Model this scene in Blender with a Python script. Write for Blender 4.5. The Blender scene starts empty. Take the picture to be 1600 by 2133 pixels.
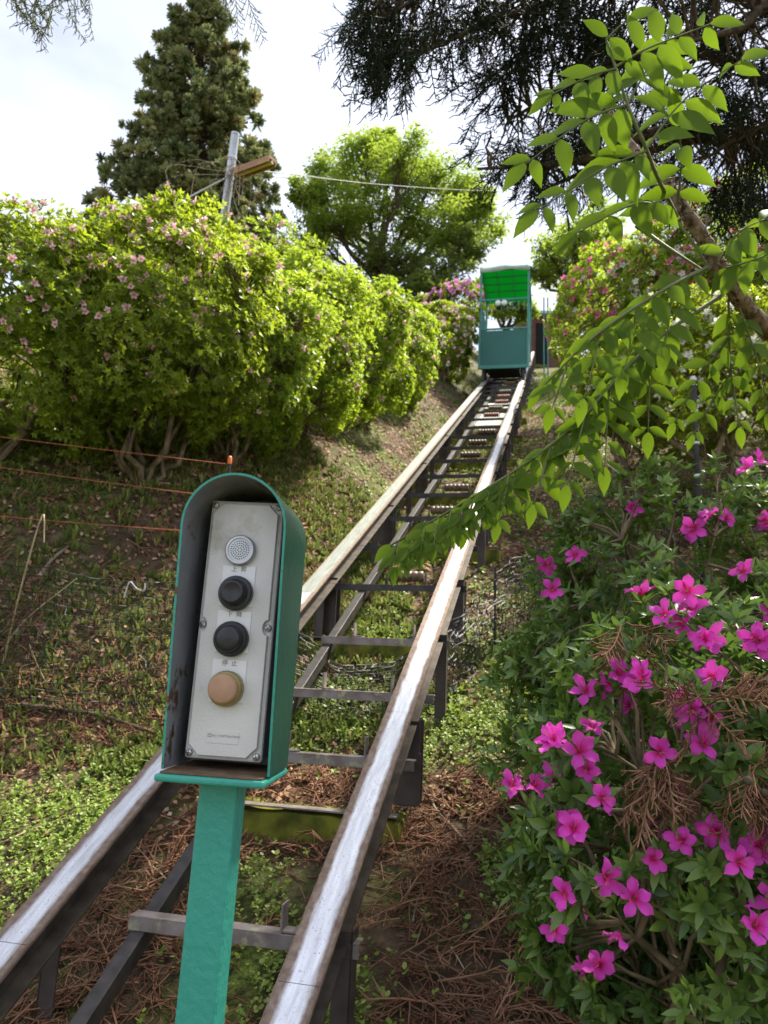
import bpy, math, numpy as np
from mathutils import Matrix, Vector
rng = np.random.default_rng(11)
R_ = math.radians
scene = bpy.context.scene
COL = scene.collection

# ------------------------------------------------------------------ camera
PITCH, ROLL, FPX = R_(12.0), R_(2.5), 1550.0          # focal length in pixels of the 1600 x 2133 photograph
CAM = np.array([0, 0, 1.4])
Fw = np.array([0, math.cos(PITCH), math.sin(PITCH)])
_R0 = np.array([1., 0, 0]); _U0 = np.array([0, -math.sin(PITCH), math.cos(PITCH)])
Rt = math.cos(ROLL)*_R0 + math.sin(ROLL)*_U0
Up = math.cos(ROLL)*_U0 - math.sin(ROLL)*_R0
cd = bpy.data.cameras.new('camera'); cam = bpy.data.objects.new('camera', cd); COL.objects.link(cam)
cam.matrix_world = Matrix(((Rt[0], Up[0], -Fw[0], CAM[0]), (Rt[1], Up[1], -Fw[1], CAM[1]), (Rt[2], Up[2], -Fw[2], CAM[2]), (0, 0, 0, 1)))
cd.sensor_fit = 'VERTICAL'; cd.sensor_height = 36; cd.sensor_width = 27; cd.lens = 36*FPX/2133
cd.clip_start = 0.05; cd.clip_end = 2000
cd.dof.use_dof = True; cd.dof.focus_distance = 1.25; cd.dof.aperture_fstop = 9.5
scene.camera = cam
def ray(px, py): return Fw + Rt*((px-800)/FPX) + Up*((1066.5-py)/FPX)
def at(px, py, d): return CAM + ray(px, py)*d           # the world point d metres ahead, seen at a photograph pixel

# ------------------------------------------------------------------ sky and sun
SUN_AZ, SUN_EL = R_(46), R_(58)                         # azimuth clockwise from +Y
world = bpy.data.worlds.new('World'); scene.world = world; world.use_nodes = True
wn, wl = world.node_tree.nodes, world.node_tree.links
bg = wn['Background']
sky = wn.new('ShaderNodeTexSky'); sky.sky_type = 'NISHITA'; sky.sun_disc = False
sky.sun_elevation = SUN_EL; sky.sun_rotation = SUN_AZ; sky.air_density = 1.0; sky.dust_density = 2.0
tc = wn.new('ShaderNodeTexCoord'); mp = wn.new('ShaderNodeMapping'); mp.inputs['Scale'].default_value = (1, 1, 2.2)
nz = wn.new('ShaderNodeTexNoise'); nz.inputs['Scale'].default_value = 2.3; nz.inputs['Detail'].default_value = 5; nz.inputs['Roughness'].default_value = .5
cr = wn.new('ShaderNodeValToRGB')
cr.color_ramp.elements[0].position = .36; cr.color_ramp.elements[0].color = (1.72, 1.90, 2.38, 1)
cr.color_ramp.elements[1].position = .66; cr.color_ramp.elements[1].color = (3.5, 3.65, 4.15, 1)
mx = wn.new('ShaderNodeMix'); mx.data_type = 'RGBA'; mx.inputs[0].default_value = .90
wl.new(tc.outputs['Generated'], mp.inputs[0]); wl.new(mp.outputs[0], nz.inputs['Vector']); wl.new(nz.outputs[0], cr.inputs[0])
wl.new(sky.outputs[0], mx.inputs[6]); wl.new(cr.outputs[0], mx.inputs[7]); wl.new(mx.outputs[2], bg.inputs[0])
bg.inputs[1].default_value = 0.10
sd = bpy.data.lights.new('sun', 'SUN'); sd.energy = 3.4; sd.angle = R_(5.0); sd.color = (1, .93, .80)
sun = bpy.data.objects.new('sun', sd); COL.objects.link(sun)
SUNV = np.array([math.sin(SUN_AZ)*math.cos(SUN_EL), math.cos(SUN_AZ)*math.cos(SUN_EL), math.sin(SUN_EL)])
sun.rotation_euler = Vector(-SUNV).to_track_quat('-Z', 'Y').to_euler()
scene.view_settings.view_transform = 'Standard'; scene.view_settings.look = 'None'
scene.view_settings.exposure = 2.0; scene.view_settings.gamma = 1
scene.cycles.max_bounces = 8; scene.cycles.transparent_max_bounces = 8; scene.cycles.caustics_reflective = False; scene.cycles.caustics_refractive = False

# ------------------------------------------------------------------ materials
def srgb(r, g, b):
    f = lambda c: (c/255)/12.92 if c/255 <= .04045 else ((c/255+.055)/1.055)**2.4
    return (f(r), f(g), f(b), 1)
def newmat(name):
    m = bpy.data.materials.new(name); m.use_nodes = True
    n, l = m.node_tree.nodes, m.node_tree.links
    return m, n, l, n['Principled BSDF'], n['Material Output']
def surf(name, c1, c2=None, scale=20, rough=.6, metal=0, bump=0, bscale=None, c3=None, c3scale=6, c3pos=(.55, .68), spec=.4, detail=6):
    """painted / metal / stone surface: two tones by noise, an optional third tone in patches, fine relief"""
    m, n, l, p, o = newmat(name)
    tc = n.new('ShaderNodeTexCoord'); nz = n.new('ShaderNodeTexNoise'); nz.inputs['Scale'].default_value = scale; nz.inputs['Detail'].default_value = detail
    l.new(tc.outputs['Object'], nz.inputs['Vector'])
    r = n.new('ShaderNodeValToRGB'); r.color_ramp.elements[0].position = .35; r.color_ramp.elements[1].position = .65
    r.color_ramp.elements[0].color = c1; r.color_ramp.elements[1].color = c2 or c1
    l.new(nz.outputs[0], r.inputs[0]); colour = r.outputs[0]
    if c3:
        n3 = n.new('ShaderNodeTexNoise'); n3.inputs['Scale'].default_value = c3scale; n3.inputs['Detail'].default_value = 8; n3.inputs['Roughness'].default_value = .65
        l.new(tc.outputs['Object'], n3.inputs['Vector'])
        r3 = n.new('ShaderNodeValToRGB'); r3.color_ramp.elements[0].position = c3pos[0]; r3.color_ramp.elements[1].position = c3pos[1]
        l.new(n3.outputs[0], r3.inputs[0])
        x = n.new('ShaderNodeMix'); x.data_type = 'RGBA'; l.new(r3.outputs[0], x.inputs[0]); l.new(colour, x.inputs[6]); x.inputs[7].default_value = c3
        colour = x.outputs[2]
    l.new(colour, p.inputs['Base Color'])
    p.inputs['Roughness'].default_value = rough; p.inputs['Metallic'].default_value = metal; p.inputs['Specular IOR Level'].default_value = spec
    if bump:
        nb = n.new('ShaderNodeTexNoise'); nb.inputs['Scale'].default_value = bscale or scale*2; nb.inputs['Detail'].default_value = 6
        l.new(tc.outputs['Object'], nb.inputs['Vector'])
        b = n.new('ShaderNodeBump'); b.inputs['Strength'].default_value = bump; b.inputs['Distance'].default_value = .004
        l.new(nb.outputs[0], b.inputs['Height']); l.new(b.outputs[0], p.inputs['Normal'])
    return m
def leafmat(name, ca, cb, trans=.35, tcol=None, rough=.45, spec=.35, cc=None):
    """leaf: colour by leaf (random per island / object) and by clump (attribute var), thin enough to let light through"""
    m, n, l, p, o = newmat(name)
    g = n.new('ShaderNodeNewGeometry'); oi = n.new('ShaderNodeObjectInfo'); av = n.new('ShaderNodeAttribute'); av.attribute_name = 'var'
    add = n.new('ShaderNodeMath'); add.operation = 'ADD'; l.new(g.outputs['Random Per Island'], add.inputs[0]); l.new(oi.outputs['Random'], add.inputs[1])
    fr = n.new('ShaderNodeMath'); fr.operation = 'FRACT'; l.new(add.outputs[0], fr.inputs[0])
    half = n.new('ShaderNodeMath'); half.operation = 'MULTIPLY_ADD'; half.inputs[1].default_value = .5; l.new(fr.outputs[0], half.inputs[0])
    h2 = n.new('ShaderNodeMath'); h2.operation = 'MULTIPLY'; h2.inputs[1].default_value = .5; l.new(av.outputs['Fac'], h2.inputs[0]); l.new(h2.outputs[0], half.inputs[2])
    r = n.new('ShaderNodeValToRGB'); e = r.color_ramp.elements
    e[0].position = .15; e[0].color = ca; e[1].position = .75; e[1].color = cb
    if cc: k = e.new(.93); k.color = cc
    l.new(half.outputs[0], r.inputs[0]); l.new(r.outputs[0], p.inputs['Base Color'])
    p.inputs['Roughness'].default_value = rough; p.inputs['Specular IOR Level'].default_value = spec
    t = n.new('ShaderNodeBsdfTranslucent'); ms = n.new('ShaderNodeMixShader'); ms.inputs[0].default_value = trans
    if tcol:
        x = n.new('ShaderNodeMix'); x.data_type = 'RGBA'; x.inputs[0].default_value = .65; l.new(r.outputs[0], x.inputs[6]); x.inputs[7].default_value = tcol; l.new(x.outputs[2], t.inputs[0])
    else: l.new(r.outputs[0], t.inputs[0])
    l.new(p.outputs[0], ms.inputs[1]); l.new(t.outputs[0], ms.inputs[2]); l.new(ms.outputs[0], o.inputs[0])
    return m
def flowermat(name, petal, throat, trans=.3, radius=.02):
    m, n, l, p, o = newmat(name)
    tc = n.new('ShaderNodeTexCoord'); ln = n.new('ShaderNodeVectorMath'); ln.operation = 'LENGTH'; l.new(tc.outputs['Object'], ln.inputs[0])
    mr = n.new('ShaderNodeMapRange'); mr.inputs[1].default_value = radius*.25; mr.inputs[2].default_value = radius*1.9; l.new(ln.outputs['Value'], mr.inputs[0])
    x = n.new('ShaderNodeValToRGB'); e = x.color_ramp.elements; e[0].position = 0; e[0].color = throat; e[1].position = .45; e[1].color = petal; k = e.new(1.0); k.color = tuple(min(1, c*.84+.16*(c**.5)) for c in petal[:3])+(1,)
    nv = n.new('ShaderNodeTexNoise'); nv.inputs['Scale'].default_value = 1.6/radius; nv.inputs['Detail'].default_value = 4; l.new(tc.outputs['Object'], nv.inputs['Vector'])
    am = n.new('ShaderNodeMath'); am.operation = 'MULTIPLY_ADD'; am.inputs[1].default_value = .5; am.inputs[2].default_value = -.25; l.new(nv.outputs[0], am.inputs[0]); ad = n.new('ShaderNodeMath'); ad.operation = 'ADD'; l.new(mr.outputs[0], ad.inputs[0]); l.new(am.outputs[0], ad.inputs[1]); l.new(ad.outputs[0], x.inputs[0])
    oi = n.new('ShaderNodeObjectInfo'); hs = n.new('ShaderNodeHueSaturation')
    mv = n.new('ShaderNodeMapRange'); mv.inputs[3].default_value = .75; mv.inputs[4].default_value = 1.12; l.new(oi.outputs['Random'], mv.inputs[0]); l.new(mv.outputs[0], hs.inputs['Value'])
    l.new(x.outputs[0], hs.inputs['Color']); l.new(hs.outputs[0], p.inputs['Base Color']); p.inputs['Roughness'].default_value = .55; p.inputs['Specular IOR Level'].default_value = .2
    t = n.new('ShaderNodeBsdfTranslucent'); l.new(hs.outputs[0], t.inputs[0]); ms = n.new('ShaderNodeMixShader'); ms.inputs[0].default_value = trans
    l.new(p.outputs[0], ms.inputs[1]); l.new(t.outputs[0], ms.inputs[2]); l.new(ms.outputs[0], o.inputs[0])
    return m

M = {}
def ground_material():
    m, n, l, p, o = newmat('forest_soil')
    tc = n.new('ShaderNodeTexCoord')
    def noise(s, d=8, r=.6):
        z = n.new('ShaderNodeTexNoise'); z.inputs['Scale'].default_value = s; z.inputs['Detail'].default_value = d; z.inputs['Roughness'].default_value = r
        l.new(tc.outputs['Object'], z.inputs['Vector']); return z
    a = noise(14); r = n.new('ShaderNodeValToRGB'); e = r.color_ramp.elements
    e[0].position = .3; e[0].color = (.042, .031, .021, 1); e[1].position = .72; e[1].color = (.24, .17, .105, 1); k = e.new(.52); k.color = (.115, .079, .050, 1)
    l.new(a.outputs[0], r.inputs[0])
    b = noise(1.7, 6, .6); r2 = n.new('ShaderNodeValToRGB'); r2.color_ramp.elements[0].position = .46; r2.color_ramp.elements[1].position = .60
    l.new(b.outputs[0], r2.inputs[0])
    g = noise(45, 4); r3 = n.new('ShaderNodeValToRGB'); r3.color_ramp.elements[0].color = (.035, .055, .012, 1); r3.color_ramp.elements[1].color = (.17, .22, .045, 1)
    r3.color_ramp.elements[0].position = .35; r3.color_ramp.elements[1].position = .68
    l.new(g.outputs[0], r3.inputs[0])
    x = n.new('ShaderNodeMix'); x.data_type = 'RGBA'; l.new(r2.outputs[0], x.inputs[0]); l.new(r.outputs[0], x.inputs[6]); l.new(r3.outputs[0], x.inputs[7])
    l.new(x.outputs[2], p.inputs['Base Color']); p.inputs['Roughness'].default_value = .9; p.inputs['Specular IOR Level'].default_value = .15
    bm = n.new('ShaderNodeBump'); bm.inputs['Strength'].default_value = .9; bm.inputs['Distance'].default_value = .03; h = noise(38, 8, .7)
    l.new(h.outputs[0], bm.inputs['Height']); l.new(bm.outputs[0], p.inputs['Normal'])
    return m
M['soil'] = ground_material()
M['rail_side'] = surf('weathered_dark_steel', (.045, .036, .028, 1), (.10, .08, .062, 1), 18, .65, .3, .3, 60, (.13, .13, .06, 1), 7, (.62, .72))
M['rail_edge'] = surf('rusty_flange_edge', (.17, .105, .075, 1), (.26, .19, .15, 1), 25, .7, .2, .3, 90, (.30, .26, .14, 1), 9, (.58, .68))
M['rail_worn'] = surf('worn_galvanised_tread', (.50, .51, .54, 1), (.78, .79, .82, 1), 40, .36, .55, .12, 260, (.34, .28, .26, 1), 11, (.66, .76))
def tread_material(name, cx, half, light, dark, edge_a, edge_b, rough):
    """rail top: rust at the edges, metal worn bright where the wheels run"""
    m, n, l, p, o = newmat(name); tc = n.new('ShaderNodeTexCoord'); sp = n.new('ShaderNodeSeparateXYZ'); l.new(tc.outputs['Object'], sp.inputs[0])
    def math_(op, a, b=None):
        q = n.new('ShaderNodeMath'); q.operation = op
        for k, v in enumerate((a, b)):
            if v is None: continue
            if isinstance(v, (int, float)): q.inputs[k].default_value = v
            else: l.new(v, q.inputs[k])
        return q.outputs[0]
    def noise(sc, stretch=1, d=6):
        mpp = n.new('ShaderNodeMapping'); mpp.inputs['Scale'].default_value = (1, stretch, 1); l.new(tc.outputs['Object'], mpp.inputs[0]); z = n.new('ShaderNodeTexNoise'); z.inputs['Scale'].default_value = sc; z.inputs['Detail'].default_value = d; z.inputs['Roughness'].default_value = .65; l.new(mpp.outputs[0], z.inputs['Vector']); return z.outputs[0]
    dist = math_('ABSOLUTE', math_('SUBTRACT', sp.outputs[0], cx)); wob = math_('MULTIPLY', math_('SUBTRACT', noise(30, .25), .5), .030); w = n.new('ShaderNodeMapRange'); w.inputs[1].default_value = half+.006; w.inputs[2].default_value = half-.006; l.new(math_('ADD', dist, wob), w.inputs[0])
    def ramp(f, a, b, p0=.35, p1=.65):
        r = n.new('ShaderNodeValToRGB'); r.color_ramp.elements[0].position = p0; r.color_ramp.elements[1].position = p1; r.color_ramp.elements[0].color = a; r.color_ramp.elements[1].color = b; l.new(f, r.inputs[0]); return r.outputs[0]
    met = ramp(noise(60, .12), dark, light); pit = ramp(noise(170), (0, 0, 0, 1), (1, 1, 1, 1), .30, .40); rust = ramp(noise(38), edge_a, edge_b)
    x1 = n.new('ShaderNodeMix'); x1.data_type = 'RGBA'; l.new(pit, x1.inputs[0]); x1.inputs[6].default_value = (.16, .13, .12, 1); l.new(met, x1.inputs[7])
    st = ramp(noise(5), (0, 0, 0, 1), (1, 1, 1, 1), .60, .72); x3 = n.new('ShaderNodeMix'); x3.data_type = 'RGBA'; l.new(math_('MULTIPLY', st, .5), x3.inputs[0]); l.new(x1.outputs[2], x3.inputs[6]); x3.inputs[7].default_value = (.30, .22, .20, 1)
    x2 = n.new('ShaderNodeMix'); x2.data_type = 'RGBA'; l.new(w.outputs[0], x2.inputs[0]); l.new(rust, x2.inputs[6]); l.new(x3.outputs[2], x2.inputs[7]); l.new(x2.outputs[2], p.inputs['Base Color'])
    rg = n.new('ShaderNodeMapRange'); rg.inputs[3].default_value = .8; rg.inputs[4].default_value = rough; l.new(w.outputs[0], rg.inputs[0]); l.new(rg.outputs[0], p.inputs['Roughness']); l.new(math_('MULTIPLY', w.outputs[0], .5), p.inputs['Metallic'])
    bm = n.new('ShaderNodeBump'); bm.inputs['Strength'].default_value = .25; bm.inputs['Distance'].default_value = .002; l.new(noise(150), bm.inputs['Height']); l.new(bm.outputs[0], p.inputs['Normal'])
    return m
M['tread_right'] = tread_material('worn_tread_right', .003, .029, (.86, .87, .90, 1), (.62, .62, .66, 1), (.13, .08, .058, 1), (.25, .185, .14, 1), .42)
M['tread_left'] = tread_material('worn_tread_left', -.75, .026, (.78, .79, .82, 1), (.55, .54, .56, 1), (.13, .085, .062, 1), (.24, .18, .14, 1), .45)
M['tread_old'] = tread_material('mossy_tread_left', -.755, .034, (.40, .42, .40, 1), (.25, .28, .24, 1), (.15, .11, .08, 1), (.27, .24, .18, 1), .5)
M['old_rail'] = surf('mossy_galvanised_flange', (.36, .37, .33, 1), (.52, .53, .50, 1), 20, .45, .4, .2, 120, (.26, .30, .20, 1), 5, (.5, .62))
M['dark_steel'] = surf('brown_black_painted_steel', (.030, .027, .026, 1), (.058, .050, .046, 1), 22, .5, .2, .15, 80)
M['post_steel'] = surf('dark_brown_painted_steel', (.050, .038, .034, 1), (.085, .066, .060, 1), 12, .5, .1, .12, 60)
M['tie_steel'] = surf('lichened_tie_steel', (.17, .135, .12, 1), (.28, .24, .22, 1), 18, .65, .2, .2, 70, (.36, .36, .20, 1), 12, (.56, .64))
M['roller'] = surf('worn_brown_roller', (.09, .06, .038, 1), (.20, .135, .085, 1), 30, .55, 0, .2, 80)
M['roller_red'] = surf('red_brown_roller', (.26, .09, .06, 1), (.36, .16, .11, 1), 30, .55, 0, .2, 80)
M['concrete'] = surf('mossy_concrete', (.075, .085, .018, 1), (.21, .215, .03, 1), 11, .95, 0, .9, 45, (.19, .18, .16, 1), 4, (.60, .72), spec=.1)
M['bare_concrete'] = surf('grey_concrete', (.22, .21, .19, 1), (.33, .32, .29, 1), 9, .9, 0, .5, 45, (.10, .12, .05, 1), 4, (.5, .65), spec=.1)
M['teal'] = surf('teal_gloss_paint', (.040, .31, .235, 1), (.048, .36, .275, 1), 5, .32, 0, .55, 75, (.10, .10, .08, 1), 55, (.70, .72), spec=.5)
M['teal_chipped'] = surf('chipped_teal_paint', (.040, .31, .235, 1), (.048, .36, .275, 1), 5, .4, 0, .5, 90, (.15, .062, .03, 1), 34, (.60, .625), spec=.5)
M['hood_shaded_green'] = surf('shade_darkened_green_paint', (.007, .062, .044, 1), (.009, .078, .055, 1), 4, .33, 0, .18, 90, (.05, .045, .03, 1), 22, (.72, .74), spec=.5)  # shade on the hood's outer side is put into a darker green
M['hood_inside'] = surf('grey_flaking_paint', (.16, .17, .185, 1), (.26, .27, .285, 1), 9, .5, 0, .9, 36, (.085, .05, .028, 1), 17, (.58, .61))
M['plate_rust'] = surf('rusty_plate_top', (.12, .065, .032, 1), (.20, .13, .07, 1), 30, .85, 0, .5, 90, (.05, .16, .11, 1), 16, (.6, .66))
M['box_grey'] = surf('light_grey_hammered_paint', (.66, .66, .63, 1), (.76, .76, .735, 1), 10, .42, .08, .14, 320, (.40, .37, .29, 1), 11, (.56, .74), spec=.45)
M['box_edge'] = surf('cast_aluminium', (.34, .34, .335, 1), (.47, .47, .46, 1), 18, .45, .35, .12, 200)
M['black_plastic'] = surf('black_plastic', (.012, .013, .015, 1), (.026, .027, .030, 1), 30, .36, 0, .08, 160, spec=.5)
M['black_dusty'] = surf('scuffed_black_rubber', (.018, .019, .02, 1), (.035, .037, .038, 1), 30, .5, 0, .3, 120, (.15, .16, .15, 1), 45, (.63, .72))
M['brass'] = surf('tarnished_gold_ring', (.24, .20, .07, 1), (.34, .29, .11, 1), 25, .4, .45, .1, 150)
M['tan_cap'] = surf('faded_tan_cap', (.36, .20, .12, 1), (.47, .29, .18, 1), 28, .55, 0, .15, 140, (.30, .29, .16, 1), 14, (.58, .74))
M['chrome'] = surf('dull_chrome', (.45, .46, .46, 1), (.62, .63, .63, 1), 30, .35, .7, .08, 200)
M['label_white'] = surf('white_name_plate', (.80, .80, .80, 1), (.88, .88, .87, 1), 20, .4, .1)
M['ink'] = surf('grey_ink', (.13, .13, .13, 1), (.24, .24, .24, 1), 90, .7)
M['hole'] = surf('black_hole', (.01, .01, .01, 1), None, 10, .9)
M['car_teal'] = surf('car_panel_teal', (.016, .115, .088, 1), (.020, .135, .104, 1), 2, .35, 0, .05, 40)
M['car_frame'] = surf('car_frame_teal', (.045, .21, .175, 1), (.06, .25, .21, 1), 6, .4)
M['tarp_edge'] = surf('faded_green_tarp', (.20, .33, .27, 1), (.42, .48, .42, 1), 5, .7)
M['lamp_white'] = surf('white_lamp_glass', (.8, .8, .78, 1), None, 5, .25)
M['galv'] = surf('galvanised_pole', (.42, .44, .47, 1), (.58, .60, .63, 1), 9, .38, .6, .05, 50)
M['rust_lamp'] = surf('rusty_lamp_trough', (.30, .15, .08, 1), (.45, .27, .12, 1), 9, .6)
M['lamp_yellow'] = surf('yellowed_reflector', (.55, .40, .14, 1), (.62, .48, .2, 1), 9, .4)
M['bark'] = surf('grey_brown_bark', (.055, .040, .028, 1), (.14, .105, .07, 1), 22, .85, 0, .8, 50, spec=.15)
M['azalea_stem'] = surf('pale_azalea_stem', (.10, .075, .045, 1), (.26, .20, .125, 1), 14, .8, 0, .5, 50, spec=.15)
M['thorn_bark'] = surf('prickly_tan_bark', (.10, .065, .04, 1), (.33, .24, .16, 1), 45, .85, 0, 1.0, 60, (.045, .03, .02, 1), 55, (.54, .62), spec=.2)
M['twig_green'] = surf('green_stalk', (.10, .13, .035, 1), (.16, .18, .06, 1), 10, .6)
M['dead_twig'] = surf('dead_twig', (.17, .125, .085, 1), (.34, .27, .20, 1), 14, .85)
M['straw'] = surf('dry_straw', (.36, .27, .15, 1), (.55, .44, .28, 1), 14, .8)
M['net_black'] = surf('black_net_wire', (.012, .013, .012, 1), (.03, .035, .03, 1), 20, .6)
M['net_green'] = surf('green_coated_wire', (.05, .15, .10, 1), (.10, .25, .17, 1), 20, .5)
M['wire_red'] = surf('red_fence_line', (.36, .085, .04, 1), (.5, .17, .09, 1), 40, .6)
M['orange_cap'] = surf('orange_cap', (.72, .16, .03, 1), None, 10, .5)
M['clear_cord'] = surf('pale_plastic_cord', (.6, .62, .63, 1), None, 10, .3)
M['cable'] = surf('grey_cable', (.10, .10, .11, 1), None, 10, .6)
M['wall_brown'] = surf('reddish_brown_wall', (.13, .05, .042, 1), (.17, .07, .06, 1), 6, .7)
M['hut_roof'] = surf('pale_roof_sheet', (.45, .5, .52, 1), None, 6, .5)

# ------------------------------------------------------------------ mesh helpers
class MB:
    """collects vertices and faces (numpy) and links them as ONE mesh object"""
    def __init__(s): s.v = []; s.f = {3: [], 4: []}; s.m = {3: [], 4: []}; s.a = []; s.n = 0; s.ng = []
    def add(s, V, F, mi=0, var=None):
        V = np.asarray(V, float).reshape(-1, 3); F = np.asarray(F, int); k = F.shape[1]
        s.v.append(V); s.f[k].append(F+s.n); s.m[k].append(np.full(len(F), mi)); s.n += len(V)
        s.a.append(np.full(len(V), .5) if var is None else np.broadcast_to(var, len(V)))
        return s
    def ngon(s, V, mi=0):
        V = np.asarray(V, float); s.v.append(V); s.ng.append((list(range(s.n, s.n+len(V))), mi)); s.n += len(V); s.a.append(np.full(len(V), .5)); return s
    def box(s, c, size, ax=None, mi=0):
        c = np.asarray(c, float); h = np.asarray(size, float)/2; A = np.eye(3) if ax is None else np.asarray(ax, float)
        L = np.array([[i, j, k] for i in (-1, 1) for j in (-1, 1) for k in (-1, 1)])*h
        return s.add(c+L@A, [[0, 1, 3, 2], [4, 6, 7, 5], [0, 4, 5, 1], [2, 3, 7, 6], [0, 2, 6, 4], [1, 5, 7, 3]], mi)
    def bar(s, p, q, w, h=None, upv=(0, 0, 1), mi=0):
        p, q = np.asarray(p, float), np.asarray(q, float); d = q-p; L = np.linalg.norm(d); d = d/L
        if abs(d[2]) > .95: upv = (0, 1, 0)
        x = np.cross(d, upv); x /= np.linalg.norm(x); z = np.cross(x, d)
        return s.box((p+q)/2, (w, L, h or w), (x, d, z), mi)
    def tube(s, P, r, sides=6, mi=0, caps=True, var=None):
        P = np.asarray(P, float); n = len(P); r = np.atleast_1d(np.asarray(r, float)); r = np.interp(np.linspace(0, 1, n), np.linspace(0, 1, len(r)), r)
        T = np.gradient(P, axis=0); T /= np.linalg.norm(T, axis=1)[:, None]+1e-12
        ref = np.array([0, 0, 1.]) if abs(T[0, 2]) < .8 else np.array([1., 0, 0])
        X = np.cross(T, ref); X /= np.linalg.norm(X, axis=1)[:, None]+1e-9; Y = np.cross(T, X)
        a = np.arange(sides)*2*np.pi/sides
        V = P[:, None]+r[:, None, None]*(np.cos(a)[None, :, None]*X[:, None]+np.sin(a)[None, :, None]*Y[:, None])
        i = np.arange(n-1)[:, None]*sides; j = np.arange(sides)[None]; k = (j+1) % sides
        F = np.stack([i+j, i+k, i+sides+k, i+sides+j], -1).reshape(-1, 4)
        s.add(V, F, mi, var)
        if caps and sides > 3:
            s.ngon(V[0][::-1], mi); s.ngon(V[-1], mi)
        return s
    def lathe(s, prof, sides=24, c=(0, 0, 0), ax=None, mi=0):
        """prof: (radius, height) pairs turned about the third axis of ax"""
        prof = np.asarray(prof, float); a = np.arange(sides)*2*np.pi/sides; A = np.eye(3) if ax is None else np.asarray(ax, float)
        V = np.stack([prof[:, 0, None]*np.cos(a), prof[:, 0, None]*np.sin(a), np.repeat(prof[:, 1, None], sides, 1)], -1)
        n = len(prof); i = np.arange(n-1)[:, None]*sides; j = np.arange(sides)[None]; k = (j+1) % sides
        return s.add(np.asarray(c, float)+V.reshape(-1, 3)@A, np.stack([i+j, i+k, i+sides+k, i+sides+j], -1).reshape(-1, 4), mi)
    def inst(s, tv, tf, A, T, mi=0, var=None):
        """copies of a template: A (N,3,3) rows are the images of the axes, T (N,3)"""
        N, nv = len(T), len(tv)
        V = np.einsum('vk,nkj->nvj', tv, A)+T[:, None]
        F = (tf[None]+(np.arange(N)*nv)[:, None, None]).reshape(-1, tf.shape[1])
        return s.add(V, F, mi, None if var is None else np.repeat(var, nv))
    def mesh(s, name, mats, smooth=True):
        me = bpy.data.meshes.new(name); V = np.concatenate(s.v) if s.v else np.zeros((0, 3))
        me.vertices.add(len(V)); me.vertices.foreach_set('co', V.astype(np.float32).ravel())
        loops, tot, mi = [], [], []
        for k in (3, 4):
            if s.f[k]:
                F = np.concatenate(s.f[k]); loops.append(F.ravel()); tot.append(np.full(len(F), k)); mi.append(np.concatenate(s.m[k]))
        for ids, m_ in s.ng: loops.append(np.array(ids)); tot.append(np.array([len(ids)])); mi.append(np.array([m_]))
        loops = np.concatenate(loops); tot = np.concatenate(tot); mi = np.concatenate(mi)
        me.loops.add(len(loops)); me.loops.foreach_set('vertex_index', loops.astype(np.int32))
        me.polygons.add(len(tot)); me.polygons.foreach_set('loop_start', (np.cumsum(tot)-tot).astype(np.int32)); me.polygons.foreach_set('loop_total', tot.astype(np.int32))
        me.polygons.foreach_set('material_index', mi.astype(np.int32)); me.polygons.foreach_set('use_smooth', np.full(len(tot), smooth))
        at_ = me.attributes.new('var', 'FLOAT', 'POINT'); at_.data.foreach_set('value', np.concatenate(s.a).astype(np.float32))
        for m_ in (mats if isinstance(mats, (list, tuple)) else [mats]): me.materials.append(M[m_] if isinstance(m_, str) else m_)
        me.update(calc_edges=True); me.validate()
        return me
    def build(s, name, mats, parent=None, smooth=False, bevel=0):
        o = link(name, s.mesh(name, mats, smooth), parent)
        if bevel:
            b = o.modifiers.new('bevel', 'BEVEL'); b.width = bevel; b.segments = 2; b.limit_method = 'ANGLE'; b.angle_limit = R_(40); b.harden_normals = False
        return o
def link(name, data, parent=None):
    o = bpy.data.objects.new(name, data); COL.objects.link(o)
    if parent: o.parent = parent
    return o
def tag(o, label, cat, group=None):
    o['label'] = label; o['category'] = cat
    if group: o['group'] = group
    return o
def thing(name, label, cat, loc=(0, 0, 0), group=None, rot=None):
    o = link(name, None); o.empty_display_size = .1; o.location = Vector(tuple(loc))
    if rot is not None: o.rotation_euler = rot
    return tag(o, label, cat, group)
def structure(o): o['kind'] = 'structure'; return o
def stuff(o): o['kind'] = 'stuff'; return o
def unit(v): v = np.asarray(v, float); return v/(np.linalg.norm(v, axis=-1, keepdims=True)+1e-12)
def smooth(a, b, x): t = np.clip((x-a)/(b-a), 0, 1); return t*t*(3-2*t)
def curve(pts, n=12):
    """smooth path through a few points (Catmull-Rom)"""
    P = np.asarray(pts, float); P = np.vstack([2*P[0]-P[1], P, 2*P[-1]-P[-2]]); out = []
    k = len(P)-3
    for i in range(k):
        t = np.linspace(0, 1, max(2, n//k+1), endpoint=(i == k-1))[:, None]; a, b, c, d = P[i:i+4]
        out.append(.5*((2*b)+(-a+c)*t+(2*a-5*b+4*c-d)*t**2+(-a+3*b-3*c+d)*t**3))
    return np.vstack(out)
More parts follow.
